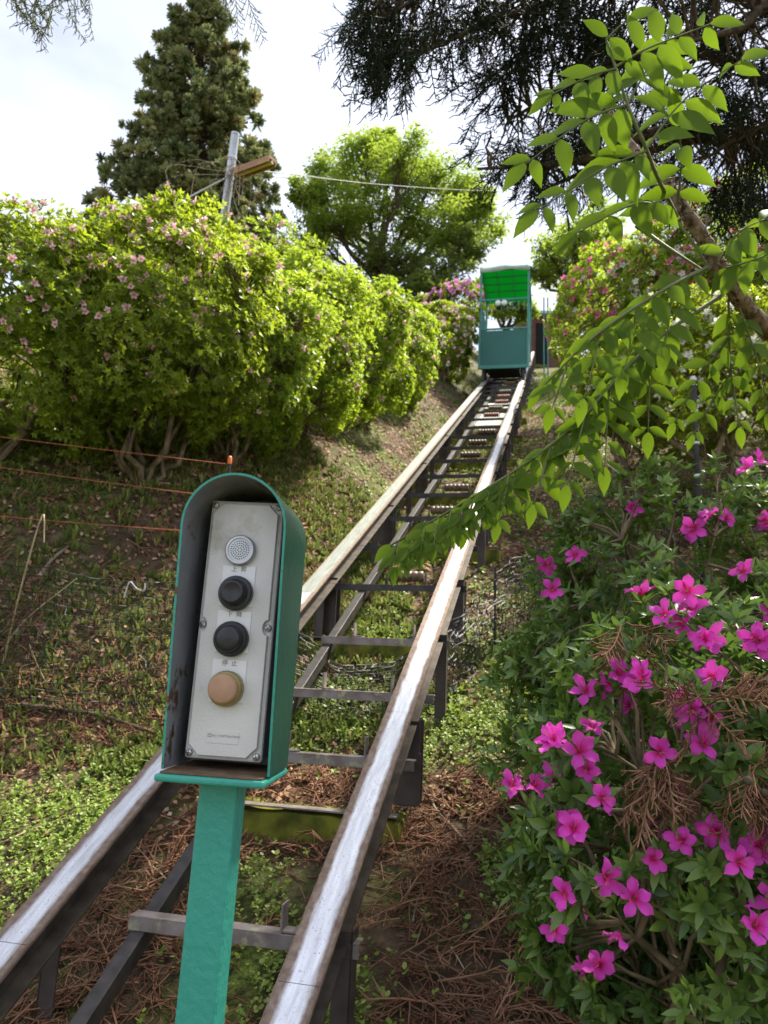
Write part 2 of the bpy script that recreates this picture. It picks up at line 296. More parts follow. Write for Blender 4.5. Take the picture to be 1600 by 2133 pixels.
def frames(dirs, roll=None, upv=None):
    """(N,3,3) frames: y along dirs, z as close to up as can be, turned by roll about y"""
    Y = unit(dirs); N = len(Y); ref = np.tile([0, 0, 1.], (N, 1)) if upv is None else unit(np.broadcast_to(upv, (N, 3)))
    bad = np.abs((Y*ref).sum(1)) > .98; ref = np.where(bad[:, None], np.array([1., 0, 0]), ref)
    X = unit(np.cross(Y, ref)); Z = np.cross(X, Y)
    if roll is not None:
        c, s_ = np.cos(roll)[:, None], np.sin(roll)[:, None]; X, Z = X*c+Z*s_, Z*c-X*s_
    return np.stack([X, Y, Z], 1)
_tab = np.random.default_rng(5).random((64, 64))
def vnoise(x, y):
    x = np.asarray(x, float); y = np.asarray(y, float); i = np.floor(x).astype(int); j = np.floor(y).astype(int); u = x-i; v = y-j
    u = u*u*(3-2*u); v = v*v*(3-2*v); g = lambda a, b: _tab[a % 64, b % 64]
    return (g(i, j)*(1-u)+g(i+1, j)*u)*(1-v)+(g(i, j+1)*(1-u)+g(i+1, j+1)*u)*v
def fbm(x, y, o=4): return sum(vnoise(x*2**k+7*k, y*2**k+3*k)/2**k for k in range(o))/sum(1/2**k for k in range(o))

# ------------------------------------------------------------------ the lie of the land: an incline carrying the track
PR = np.array([0.0136, 2.5488, 1.0722])                                  # a point on top of the right rail
TD = unit(np.array([0.19953, 0.86360, 0.46302]))                         # up the track
TC = unit(np.array([TD[1], -TD[0], 0])); TN = np.cross(TC, TD)           # across it, and square to it
SLOPE = math.asin(TD[2]); GAUGE = .75
def ground(x, y):
    x = np.asarray(x, float); y = np.asarray(y, float)
    z = PR[2]-.52+(-TN[0]*(x-PR[0])-TN[1]*(y-PR[1]))/TN[2]
    a = (x-PR[0])*TC[0]+(y-PR[1])*TC[1]; u = -a-GAUGE
    lift = .95*np.clip(u-.2, 0, 1.0)+.35*np.clip(u-1.2, 0, 1.0)+.2*np.clip(u-2.2, 0, 6)
    z = z+lift*smooth(3.5, 5.0, y+.25*np.sin(x*2))
    z = z+.28*np.clip(a-1.0, 0, 5)*smooth(2.5, 5, y)
    z = z+(.13*(fbm(x*1.3+3, y*1.3)-.5)+.05*(fbm(x*5, y*5+9, 3)-.5))*smooth(.1, .6, np.abs(a+.375)-.2)+.03*(fbm(x*6, y*6, 3)-.5)
    k = .35; z = np.where(z > 6, z, k*np.log(np.exp(np.clip(z, -40, 30)/k)+np.exp(0/k)))              # level ground at the foot
    top = 12.4+.02*np.clip(y-20, 0, 200); k = .5
    return np.where(z < 6, z, -k*np.log(np.exp(-np.clip(z, -50, 60)/k)+np.exp(-np.clip(top, -50, 60)/k)))
def hit(px, py, dmax=40):
    d = np.linspace(.8, dmax, 6000); P = CAM+ray(px, py)[None]*d[:, None]; b = np.nonzero(P[:, 2] < ground(P[:, 0], P[:, 1]))[0]
    return P[b[0]] if len(b) else P[-1]
def on_ground(x, y): return np.array([x, y, float(ground(x, y))])
def spaced(lo, a, b, hi, fine, n=22):
    g = np.linspace(0, 1, n)[1:]**2.6; return np.concatenate([(a-(a-lo)*g)[::-1], np.arange(a, b+1e-9, fine), b+(hi-b)*g])
gx, gy = spaced(-160, -4.5, 4.5, 160, .06), spaced(-80, .8, 12, 220, .06, 40)
GX, GY = np.meshgrid(gx, gy, indexing='ij'); GZ = ground(GX, GY)
nx, ny = GX.shape; idx = np.arange(nx*ny).reshape(nx, ny)
b = MB().add(np.stack([GX, GY, GZ], -1), np.stack([idx[:-1, :-1], idx[1:, :-1], idx[1:, 1:], idx[:-1, 1:]], -1).reshape(-1, 4))
structure(b.build('ground', 'soil', smooth=True))

# ------------------------------------------------------------------ the inclined track (local axes: across, up the track, square to it)
VUP = np.array([0, math.sin(SLOPE), math.cos(SLOPE)])                     # plumb, in the track's own axes
HFW = np.array([0, math.cos(SLOPE), -math.sin(SLOPE)])                    # level, up-hill
PAX = (np.array([1., 0, 0]), HFW, VUP)
track = thing('incline_track', 'steel twin-rail incline track climbing the wooded slope on short posts', 'track', PR)
track.rotation_euler = Matrix((TC, TD, TN)).transposed().to_euler()
S0, S1 = -1.72, 22.5
for a, nm in ((0, 'right'), (-GAUGE, 'left')):
    b = MB()
    b.box((a, (S0+S1)/2, -.0045), (.104, S1-S0, .009), mi=0)
    b.box((a, (S0+S1)/2, -.0505), (.008, S1-S0, .083), mi=1)
    b.box((a, (S0+S1)/2, -.0965), (.100, S1-S0, .009), mi=1)
    for sg in (-1, 1): b.box((a+sg*.0505, (S0+S1)/2, .0012), (.003, S1-S0, .0024), mi=0)
    rail = b.build('rail', ['rail_edge', 'rail_side'], track, bevel=.0012)
    s = S0+.02; k = 0
    while s < S1-.2:
        L = 1.18 if k else .9
        e = min(s+L, S1-.02)
        MB().box((a, (s+e)/2, .0012), (.0965, e-s-.002, .0022)).build('tread_plate', 'tread_right' if nm == 'right' else ('tread_left' if s < .9 else 'tread_old'), rail)
        s = e; k += 1
    for s in np.arange(-.9, 20, 1.45):                                   # splice bolts on the web
        for q in (0, .09):
            MB().lathe([(0, .012), (.009, .012), (.009, 0)], 6, (a+.004, s+q, -.05), [(0, 1, 0), (0, 0, 1), (1, 0, 0)]).build('bolt', 'dark_steel', rail)
GA = -GAUGE+.215
b = MB().box((GA, (S0+S1)/2, -.150), (.042, S1-S0, .05), mi=0)
b.build('guide_rail', 'dark_steel', track, bevel=.002)
ties = [-.51, .29, .76, 1.29, 2.02]+list(np.arange(2.76, 21.8, .745))
for i, s in enumerate(ties):
    hz = -.118
    a0 = GA-.03 if i < 4 else -GAUGE-.08; L_ = .08-a0; c = np.array([(a0+.08)/2, s, 0])+VUP*hz
    b = MB().box(c, (L_, .05, .006), PAX).box(c+VUP*-.0185-HFW*.022, (L_, .006, .031), PAX)
    tie = b.build('tie', 'tie_steel' if i < 4 else 'dark_steel', track, bevel=.001)
    if i < 4:                                                             # empty roller brackets on the lower ties
        for a in (-.40, -.10) if i else (-.13,):
            b = MB().box(np.array([a, s, 0])+VUP*(hz+.038), (.006, .045, .07), PAX).box(np.array([a+.022, s, 0])+VUP*(hz+.008), (.04, .04, .006), PAX)
            b.build('roller_bracket', 'tie_steel', track, bevel=.001)
    elif i < 26 and i not in (5, 8, 12, 18):
        w = .21; ca = -.255+rng.uniform(-.03, .03)
        for sg in (-1, 1):
            MB().box(np.array([ca+sg*(w/2+.012), s, 0])+VUP*(hz+.037), (.006, .04, .068), PAX).build('roller_bracket', 'dark_steel', track)
        prof = [(0, -w/2), (.020, -w/2)]
        for q in np.linspace(-w/2, w/2, 7)[:-1]: prof += [(.031, q+.004), (.033, q+w/12), (.031, q+w/6-.004), (.025, q+w/6)]
        prof += [(.02, w/2), (0, w/2)]
        MB().lathe(prof, 12, np.array([ca, s, 0])+VUP*(hz+.055), [(0, 1, 0), (0, 0, 1), (1, 0, 0)]).build('roller', 'roller_red' if i in (13, 15, 16) else 'roller', track, smooth=True)
    # short posts under both rails
    for a in (0, -GAUGE):
        p = PR+TC*a+TD*s; drop = p[2]-float(ground(p[0], p[1]))
        top = np.array([a, s, 0])+VUP*-.09; bot = np.array([a, s, 0])-VUP*(drop+.10)
        side = -.062 if a else .062
        if i in (1, 2, 5, 9, 13, 17, 21): continue
        MB().box((top+bot)/2+np.array([side, 0, 0]), (.006, .05, np.linalg.norm(top-bot)), PAX).box((top+bot)/2+np.array([side*.62, .0, 0])-HFW*.022, (.05, .006, np.linalg.norm(top-bot)), PAX).build('angle_post', 'post_steel', track)
fs = [.56]+list(np.arange(2.12, 21, 1.72))
for k, s in enumerate(fs):                                                # heavier trestle posts on concrete footings
    for a in (0, -GAUGE):
        p = PR+TC*a+TD*s; drop = p[2]-float(ground(p[0], p[1])); top = np.array([a, s, 0])-VUP*.118; bot = np.array([a, s, 0])-VUP*(drop-.06)
        H = np.linalg.norm(top-bot); c = (top+bot)/2+np.array([.02 if a == 0 else .0, 0, 0])
        b = MB().box(c-HFW*.045, (.085, .008, H), PAX).box(c+HFW*.045, (.085, .008, H), PAX).box(c, (.007, .082, H), PAX)
        b.box(bot+VUP*.1-HFW*.052+np.array([.02 if a == 0 else -.02, 0, 0]), (.10, .006, .19), PAX)
        b.build('support_post', 'post_steel', track, bevel=.001)
    p = PR-TC*GAUGE/2+TD*s; z = float(ground(p[0], p[1]))
    f = MB()
    V = []
    W, D, H = (.40 if k == 0 else .55), .17, .46
    g = np.linspace(-1, 1, 15)
    for ax_i, sg in ((0, -1), (0, 1), (1, -1), (1, 1), (2, -1), (2, 1)):       # weathered block: every face a fine grid pushed in and out
        dim = np.array([W, D, H/2]); o1, o2 = [q for q in range(3) if q != ax_i]; n1, n2 = (26 if o1 == 0 else 9), 9
        A1, A2 = np.meshgrid(np.linspace(-1, 1, n1), np.linspace(-1, 1, n2), indexing='ij'); Q = np.zeros((n1, n2, 3)); Q[..., o1] = A1*dim[o1]; Q[..., o2] = A2*dim[o2]; Q[..., ax_i] = sg*dim[ax_i]
        rnd = np.linalg.norm(np.clip(np.abs(Q)-(dim-.035), 0, None), axis=-1)[..., None]; Q = Q-np.sign(Q)*np.clip(rnd-.035, 0, None)*.7
        w_ = .030*(fbm(Q[..., 0]*11+k*3+Q[..., 1]*5, Q[..., 2]*11+Q[..., 1]*7, 4)-.5)[..., None]; Q = Q+w_*Q/dim
        ii = np.arange(n1*n2).reshape(n1, n2); Fq = np.stack([ii[:-1, :-1], ii[1:, :-1], ii[1:, 1:], ii[:-1, 1:]], -1).reshape(-1, 4); f.add(Q, Fq)
    fo = f.build('concrete_footing', 'concrete' if k < 8 else 'bare_concrete', None, smooth=True)
    fo.location = Vector(tuple(p+np.array([0, 0, z-p[2]-.21]))); fo.rotation_euler = (0, 0, math.atan2(TC[1], TC[0]))
    tag(fo, ('moss-covered concrete footing block under the lowest trestle of the track', 'moss-covered concrete footing under the second trestle of the track')[k] if k < 2 else 'mossy concrete footing block number %s up the track from the lowest' % ('one', 'two', 'three', 'four', 'five', 'six', 'seven', 'eight', 'nine', 'ten', 'eleven', 'twelve', 'thirteen', 'fourteen')[k], 'footing', 'footings of the incline track')
    MB().box((0, -D-.002+.03, H/2+.012), (2*W-.04, .06, .006)).build('sill_plate', 'tie_steel', fo)
b = MB().box((-.33, 9.3, -.21), (.52, 1.2, .01)); b.build('cover_plate', 'old_rail', track)
b = MB().box((-.33, 10.9, -.21), (.50, .7, .01)); b.build('cover_plate', 'old_rail', track)

# ------------------------------------------------------------------ the little car on the track
SC = 13.0
cl = PR+TD*SC-TC*(GAUGE/2)+np.array([0, 0, .27])
car = thing('incline_car', 'small teal cage car with bright green canopy standing on the track', 'car', cl)
car.rotation_euler = (0, R_(0.5), math.atan2(TC[1], TC[0]))
W, D, HP, HT = .50, 1.34, .83, 2.2
MB().box((0, .012, HP/2+.02), (2*W-.02, .022, HP-.04)).build('front_panel', 'car_teal', car, bevel=.004)
MB().box((0, -.004, .035), (2*W-.06, .05, .07)).build('bumper', 'car_frame', car, bevel=.006)
for sx in (-1, 1):                                                       # triangular skirt plates along the rails
    V = [(sx*(W-.012), .03, .03), (sx*(W-.012), D, D*math.tan(SLOPE)+.02), (sx*(W-.012), D, HP), (sx*(W-.012), .03, HP)]
    V2 = [(x-sx*.01, y, z) for x, y, z in V]
    m = MB().add(V+V2, [[0, 1, 2, 3], [7, 6, 5, 4], [0, 4, 5, 1], [1, 5, 6, 2], [2, 6, 7, 3], [3, 7, 4, 0]]); m.build('side_panel', 'car_teal', car)
MB().box((0, D/2+.02, D*math.tan(SLOPE)+.035), (2*W-.05, D-.06, .03)).build('floor', 'car_teal', car)
for sx in (-1, 1):
    for y in (0, D): MB().bar((sx*(W-.02), y, .02 if y == 0 else D*math.tan(SLOPE)), (sx*(W-.02), y, HT-.03), .042).build('corner_post', 'car_frame', car)
    MB().bar((sx*(W-.02), .02, HP+.02), (sx*(W-.02), D-.02, HP+.02), .035).build('side_rail', 'car_frame', car)
    MB().bar((sx*(W-.02), .02, 1.50), (sx*(W-.02), D-.02, 1.50), .03).build('side_rail', 'car_frame', car)
    for y in np.linspace(.12, D-.1, 9):
        MB().bar((sx*(W-.02), y, HP+.02), (sx*(W-.02), y, 1.50), .021).build('cage_bar', 'car_frame', car)
MB().bar((-W+.02, .0, 1.50), (W-.02, .0, 1.50), .032).build('front_rail', 'car_frame', car)
MB().bar((-W+.02, .0, HP+.03), (W-.02, .0, HP+.03), .03).build('front_rail', 'car_frame', car)
for x in np.linspace(-W+.1, W-.1, 8): MB().bar((x, .01, 1.50), (x, .01, 1.26), .014).build('hanging_bar', 'car_frame', car)
for x0, x1 in ((-.40, -.10), (.20, .46)):                                # low gates at the far end
    g = link('rear_gate', None, car); g.location = (0, D-.05, 0)
    for z in (.86, 1.24): MB().bar((x0, 0, z), (x1, 0, z), .03).build('gate_rail', 'car_frame', g)
    for x in np.linspace(x0, x1, 5): MB().bar((x, 0, .86), (x, 0, 1.24), .016).build('gate_bar', 'car_frame', g)
    if x0 > 0: MB().box(((x0+x1)/2, .0, .93), (x1-x0, .012, .12)).build('gate_panel', 'car_teal', g)
MB().box((.02, D-.35, .90), (.36, .3, .04)).build('seat', 'lamp_white', car, bevel=.01)
# canopy: arched green sheet on ribs
m, n, l, p, o = newmat('green_canopy_sheet'); p.inputs['Base Color'].default_value = (.004, .24, .055, 1); p.inputs['Roughness'].default_value = .5
t = n.new('ShaderNodeBsdfTranslucent'); t.inputs[0].default_value = (.003, .27, .06, 1); ms = n.new('ShaderNodeMixShader'); ms.inputs[0].default_value = .75
l.new(p.outputs[0], ms.inputs[1]); l.new(t.outputs[0], ms.inputs[2]); l.new(ms.outputs[0], o.inputs[0]); M['canopy'] = m
ys = np.linspace(0, D+.02, 15); zt = HT-.03-.05*(ys/D)**2.6
V = np.array([[(x, y, z+.035*math.cos(x/W*1.5)) for x in np.linspace(-W, W, 9)] for y, z in zip(ys, zt)]).reshape(-1, 3)
i = np.arange(14)[:, None]*9; j = np.arange(8)[None]
can = MB().add(V, np.stack([i+j, i+j+1, i+j+10, i+j+9], -1).reshape(-1, 4)).build('canopy', 'canopy', car, smooth=True)
sm = can.modifiers.new('s', 'SOLIDIFY'); sm.thickness = .004
for k in (0, 3, 6, 9, 12): MB().bar((-W+.02, ys[k], zt[k]-.004), (W-.02, ys[k], zt[k]-.004), .022).build('canopy_rib', 'car_frame', car)
for x in (-.18, .14): MB().tube([(x, y, z+.005) for y, z in zip(ys, zt)], .009, 5).build('canopy_rib', 'car_frame', car)
for sx in (-1, 1): MB().tube([(sx*(W-.02), y, z) for y, z in zip(ys, zt)], .016, 5).build('roof_edge', 'car_frame', car)
xs = np.linspace(-W-.01, W+.01, 16)
top = [(x, -.03, HT+.04+.012*math.cos(x*9)) for x in xs]; low = [(x, -.035-.012*math.sin(x*13), HT-.075+.02*math.sin(x*7+1)) for x in xs]
i = np.arange(15); MB().add(top+low, np.stack([i, i+1, i+17, i+16], -1)).build('tarp_valance', 'tarp_edge', car, smooth=True).modifiers.new('s', 'SOLIDIFY').thickness = .006
for x in (-.125, .0):
    q = MB().lathe([(0, -.03), (.05, -.03), (.058, -.01), (.058, .02), (.03, .04), (0, .04)], 18, (x, -.045, 1.40), [(1, 0, 0), (0, 0, 1), (0, -1, 0)]); q.build('headlight', 'lamp_white', car, smooth=True)
MB().bar((-.2, -.012, 1.40), (.08, -.012, 1.40), .02).build('lamp_bracket', 'car_frame', car)
for sx in (-1, 1):                                                       # running gear
    y0, y1 = .0, D; zr = lambda y: y*math.tan(SLOPE)-.27
    MB().bar((sx*.37, .1, zr(.1)+.20), (sx*.37, 1.2, zr(1.2)+.20), .05, .09).build('chassis_beam', 'dark_steel', car)
    MB().bar((sx*.40, .06, -.22), (sx*.40, .06, .02), .05).build('chassis_leg', 'dark_steel', car)
    for y in (.22, 1.12): MB().lathe([(0, -.035), (.06, -.035), (.075, -.02), (.075, .02), (.06, .035), (0, .035)], 16, (sx*.375, y, zr(y)+.10), [(0, 1, 0), (0, 0, 1), (1, 0, 0)]).build('wheel', 'dark_steel', car, smooth=True)
MB().box((0, .5, zr(.5)+.19), (.64, .5, .16)).build('motor_housing', 'dark_steel', car, bevel=.02)

# ------------------------------------------------------------------ control stand in the foreground
bp = at(468, 1612, 1.0)
stand = thing('control_stand', 'teal steel post with a hooded grey push-button control box on top', 'control stand', (bp[0]-.019, bp[1], float(ground(bp[0], bp[1]))))
PH = bp[2]-float(ground(bp[0], bp[1]))                                    # height of the top plate
stand.rotation_euler = (0, R_(1.0), R_(-5.0))
b = MB().box((0, 0, PH/2-.03), (.052, .052, PH+.05)); b.build('pillar', 'teal', stand, bevel=.006)
pl = MB().box((0, 0, PH), (.142, .142, .009)).build('base_plate', 'teal_chipped', stand, bevel=.003)
MB().box((0, .002, PH+.0062), (.132, .132, .002)).build('rusty_plate_top', 'plate_rust', pl)
Z0 = PH+.0075
RW, HH, th = .0715, .388, .0032
ang = np.linspace(math.pi, 0, 25)
prof = [(-RW, z) for z in np.linspace(0, HH-RW, 12)[:-1]]+[(RW*math.cos(t), HH-RW+RW*math.sin(t)) for t in ang]+[(RW, z) for z in np.linspace(HH-RW, 0, 12)[1:]]
prof = np.array(prof); n_ = len(prof)
tan_ = np.gradient(prof, axis=0); nor = unit(np.stack([-tan_[:, 1], tan_[:, 0]], 1))
yf = lambda z: -.046-.040*np.clip(z/HH, 0, 1)**.9
outer, inner = prof, prof-nor*th
def strip(A, B): k = np.arange(len(A)-1); return np.vstack([A, B]), np.stack([k, k+1, k+1+len(A), k+len(A)], -1)
to3 = lambda P, y: np.column_stack([P[:, 0], np.broadcast_to(y, len(P)), P[:, 1]+Z0])
YB = .066
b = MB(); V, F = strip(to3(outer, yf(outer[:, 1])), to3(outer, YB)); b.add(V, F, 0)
hood = b.build('hood', ['hood_shaded_green'], stand, smooth=True)
b = MB(); V, F = strip(to3(inner, YB), to3(inner, yf(inner[:, 1])+.0001)); b.add(V, F, 0); b.ngon(to3(inner, YB-.003), 0)
b.build('hood_lining', 'hood_inside', hood, smooth=True)
b = MB(); V, F = strip(to3(inner, yf(inner[:, 1])-.0002), to3(outer, yf(outer[:, 1])-.0002)); b.add(V, F); b.build('hood_rim', 'teal_chipped', hood)
b = MB(); b.ngon(to3(outer, YB)[::-1]); b.build('hood_back', 'hood_shaded_green', hood)
# box
BW, BH, BZ = .0525, .352, Z0+.012
YF = -.014
b = MB().box((0, YF+.034, BZ+BH/2), (2*BW-.006, .062, BH-.006)); box = b.build('box_body', 'box_edge', stand, bevel=.005)
MB().box((0, YF, BZ+BH/2), (2*BW, .009, BH)).build('lid_flange', 'box_grey', stand, bevel=.004)
lw, lz = .0470, BH/2-.005; c_ = .0135; r_ = .0095; nt = []
corner = lambda sx, sz: [(sx*lw, sz*(lz-c_)), (sx*(lw-.0035), sz*(lz-c_+.003)), (sx*(lw-c_+.003), sz*(lz-.0035)), (sx*(lw-c_), sz*lz)]
notch = lambda sx: [(sx*(lw-.0075*math.sin(t)), r_*1.15*math.cos(t)*(1 if True else 1)) for t in np.linspace(0, math.pi, 9)]
poly = corner(1, 1)[::-1]+notch(1)+corner(1, -1)+corner(-1, -1)[::-1]+notch(-1)[::-1]+corner(-1, 1)
poly = np.array(poly); ctr = (0, 0)
front = np.column_stack([poly[:, 0]*.972, np.full(len(poly), YF-.0105), poly[:, 1]*.993+BZ+BH/2]); back = np.column_stack([poly[:, 0], np.full(len(poly), YF-.0046), poly[:, 1]+BZ+BH/2])
midr = np.column_stack([poly[:, 0]*.992, np.full(len(poly), YF-.0092), poly[:, 1]*.998+BZ+BH/2])
b = MB(); b.ngon(front[::-1]); k = np.arange(len(poly)); k2 = (k+1) % len(poly); L = len(poly)
b.add(np.vstack([front, midr, back]), np.vstack([np.stack([k, k2, k2+L, k+L], -1), np.stack([k+L, k2+L, k2+2*L, k+2*L], -1)]))
lid = b.build('lid', 'box_grey', stand)
AXF = np.array([(1, 0, 0), (0, 0, 1), (0, -1, 0)], float)
for sx, sz in ((-1, 1), (1, 1), (-1, -1), (1, -1), (-1, 0), (1, 0)):
    x, z = sx*(BW-.0068), BZ+BH/2+sz*(BH/2-.0075)
    sc = MB().lathe([(0, .0042), (.0032, .0040), (.0048, .0026), (.005, 0)], 16, (x, YF-.0045, z), AXF).build('screw', 'chrome', stand, smooth=True)
    a = rng.random()*1.5; d1 = np.array([math.cos(a), 0, math.sin(a)]); d2 = np.array([-math.sin(a), 0, math.cos(a)]); c0 = np.array([x, YF-.0086, z])
    MB().box(c0, (.0068, .0011, .0007), (d1, (0, 1, 0), d2)).box(c0+np.array([0, -.0002, 0]), (.0068, .0011, .0007), (d2, (0, 1, 0), -d1)).build('screw_slot', 'hole', sc)
FY = YF-.0105
def text_mesh(txt, size, depth=.0002):
    cu = bpy.data.curves.new('t', 'FONT'); cu.body = txt; cu.size = size; cu.extrude = depth; cu.align_x = 'CENTER'; cu.align_y = 'CENTER'; cu.resolution_u = 3
    o = bpy.data.objects.new('t', cu); COL.objects.link(o); dg = bpy.context.evaluated_depsgraph_get(); me = bpy.data.meshes.new_from_object(o.evaluated_get(dg))
    bpy.data.objects.remove(o); return me
def lettering(txt, size, x, z, y, mat, parent, depth=.0002, name='lettering'):
    me = text_mesh(txt, size, depth); me.materials.clear(); me.materials.append(M[mat]); o = link(name, me, parent); o.location = (x, y, z); o.rotation_euler = (R_(90), 0, 0); return o
def knurl(prof, sides, c, amp=.025, mi=0):
    m_ = MB().lathe(prof, sides, (0, 0, 0)); V = m_.v[0]; ids = np.arange(len(V)) % sides; rr = np.hypot(V[:, 0], V[:, 1]); keep = rr > .018
    V[:, :2] *= np.where(keep & (ids % 2 == 0), 1-amp, 1)[:, None]; m_.v[0] = np.asarray(c)+V@AXF; return m_
zc = dict(speaker=.2800, up=.2205, down=.1585, stop=.0930)
x0 = -.001
sp = link('speaker', None, stand); c = (x0, FY, BZ+zc['speaker'])
knurl([(.0215, 0), (.0215, .007), (.0195, .0095), (.0165, .0095), (.0160, .0075), (0, .0075)], 64, c, .02).build('speaker_ring', 'chrome', sp)
b = MB()
for rr, kk in ((.003, 6), (.0062, 12), (.0094, 19), (.0126, 25)):
    for t in np.arange(kk)*2*math.pi/kk+rr*40: b.lathe([(.00095, .0001), (0, .0001)], 8, (c[0]+rr*math.cos(t), c[1]-.0076, c[2]+rr*math.sin(t)), AXF)
b.build('speaker_holes', 'hole', sp)
def push_button(key, ring, cap, rings, caps, text, dy):
    z = BZ+zc[key]; e = link('push_button', None, stand)
    plt = MB().box((x0, FY-.0009, z+.010), (.047, .0012, .056)).build('name_plate', 'label_white', stand, bevel=.0004)
    lettering(text, .0085, x0, z+.0330, FY-.0017, 'ink', plt)
    knurl(rings, 88, (x0, FY-.0012, z), .02).build('button_ring', ring, e)
    m_ = MB().lathe(caps, 40, (x0, FY-.0012, z), AXF); m_.build('button_cap', cap, e, smooth=True)
push_button('up', 'black_plastic', 'black_plastic', [(.0238, 0), (.0238, .009), (.0225, .0115), (.017, .0122)], [(.0185, .0115), (.0182, .0165), (.0172, .018), (.0160, .0184), (.0158, .0235), (.0150, .0252), (.0125, .0258), (.0118, .0252), (0, .0250)], '上  昇', 0)
push_button('down', 'black_dusty', 'black_plastic', [(.0238, 0), (.0238, .009), (.0222, .0122), (.0178, .0125)], [(.0180, .0118), (.0178, .0190), (.0168, .0225), (.0140, .0245), (.0085, .0254), (0, .0257)], '下  降', 0)
push_button('stop', 'brass', 'tan_cap', [(.0236, 0), (.0236, .010), (.0222, .0135), (.0192, .0140)], [(.0196, .0130), (.0196, .0215), (.0186, .0240), (.0165, .0250), (0, .0253)], '停  止', 0)
b = MB().box((x0, FY-.0002, BZ+.030), (.044, .0010, .0165)); em = b.build('maker_plate', 'box_grey', stand, bevel=.0004)
b = MB().box((x0-.0175, FY-.0009, BZ+.030), (.0045, .0006, .0010)).box((x0-.0175, FY-.0009, BZ+.0335), (.0045, .0006, .0010)).box((x0-.0194, FY-.0009, BZ+.03175), (.0010, .0006, .0044)); b.build('emblem', 'box_edge', em)
lettering('IDEC CORPORATION', .0042, x0+.003, BZ+.0315, FY-.0009, 'box_edge', em, .0002)

# ------------------------------------------------------------------ vegetation helpers
LEAF_S = (np.array([(0, 0, 0), (-.19, .45, .06), (.19, .45, .06), (0, .5, 0), (0, 1, -.08)], float), np.array([[0, 2, 4, 3], [0, 3, 4, 1]]))
LEAF_Q = (np.array([(0, 0, 0), (.20, .45, .07), (0, 1, -.08), (-.20, .45, .07)], float), np.array([[0, 1, 2, 3]]))
def big_leaf(w=.19, curl=-.12, fold=.05, tip=1.0, serr=0, rows=7):
    t = np.linspace(0, 1, rows); wd = w*np.interp(t, [0, .12, .36, .6, .8, .92, 1], [.10, .62, 1, .86, .48, .16, .01]); V = []
    for i, tt in enumerate(t):
        z = curl*tt**2; j = 1+serr*(-1)**i
        V += [(-wd[i]*j, tt, z+fold*wd[i]/w), (0, tt, z), (wd[i]*j, tt, z+fold*wd[i]/w)]
    F = []
    for i in range(rows-1):
        a = 3*i; F += [[a, a+1, a+4, a+3], [a+1, a+2, a+5, a+4]]
    return np.array(V, float), np.array(F)
LEAF_B = big_leaf(rows=4, w=.18)
BLADE = (np.array([(-.05, 0, 0), (.05, 0, 0), (.03, .6, .02), (-.03, .6, .02), (0, 1, .0)], float), np.array([[0, 1, 2, 3]]))
ROUND = (np.array([(0, 0, 0), (.34, .35, .03), (.30, .8, .0), (0, 1, -.05), (-.30, .8, 0), (-.34, .35, .03)], float), np.array([[0, 1, 2, 3], [0, 3, 4, 5]]))
def rnd_dirs(n, zmin=-1, zmax=1):
    z = rng.uniform(zmin, zmax, n); a = rng.uniform(0, 2*np.pi, n); r = np.sqrt(1-z*z); return np.column_stack([r*np.cos(a), r*np.sin(a), z])
def whorls(P, A, K, length, el=(.35, .95)):
    """K leaves round every shoot tip: frames, positions, owner index"""
    N = len(P); X = frames(A)[:, 0]; Z = np.cross(X, unit(A)); own = np.repeat(np.arange(N), K)
    ph = (np.tile(np.arange(K), N)/K+rng.random(N)[own])*2*np.pi+rng.normal(0, .25, N*K); e = rng.uniform(*el, N*K)
    D = np.cos(e)[:, None]*(np.cos(ph)[:, None]*X[own]+np.sin(ph)[:, None]*Z[own])+np.sin(e)[:, None]*unit(A)[own]
    L = length*rng.uniform(.65, 1.25, N*K); return frames(D, rng.normal(0, .25, N*K), unit(A)[own])*L[:, None, None], P[own], own
def lumps(D, seed, freq=3.0, amp=.2):
    r = np.random.default_rng(seed); w = r.normal(0, freq, (7, 3)); ph = r.uniform(0, 6.28, 7); return 1+amp*np.cos(D@w.T+ph).sum(1)/2.2
def branch_to(mb, a, b, r0, r1, sag=.1, sides=5, n=5, wob=.06):
    a, b = np.asarray(a), np.asarray(b); L = np.linalg.norm(b-a); t = np.linspace(0, 1, n)[:, None]
    P = a+(b-a)*t+np.array([0, 0, 1])*(sag*L*np.sin(np.pi*t))+rng.normal(0, wob*L, (n, 3))*np.sin(np.pi*t); mb.tube(P, np.linspace(r0, r1, n), sides, caps=False); return P
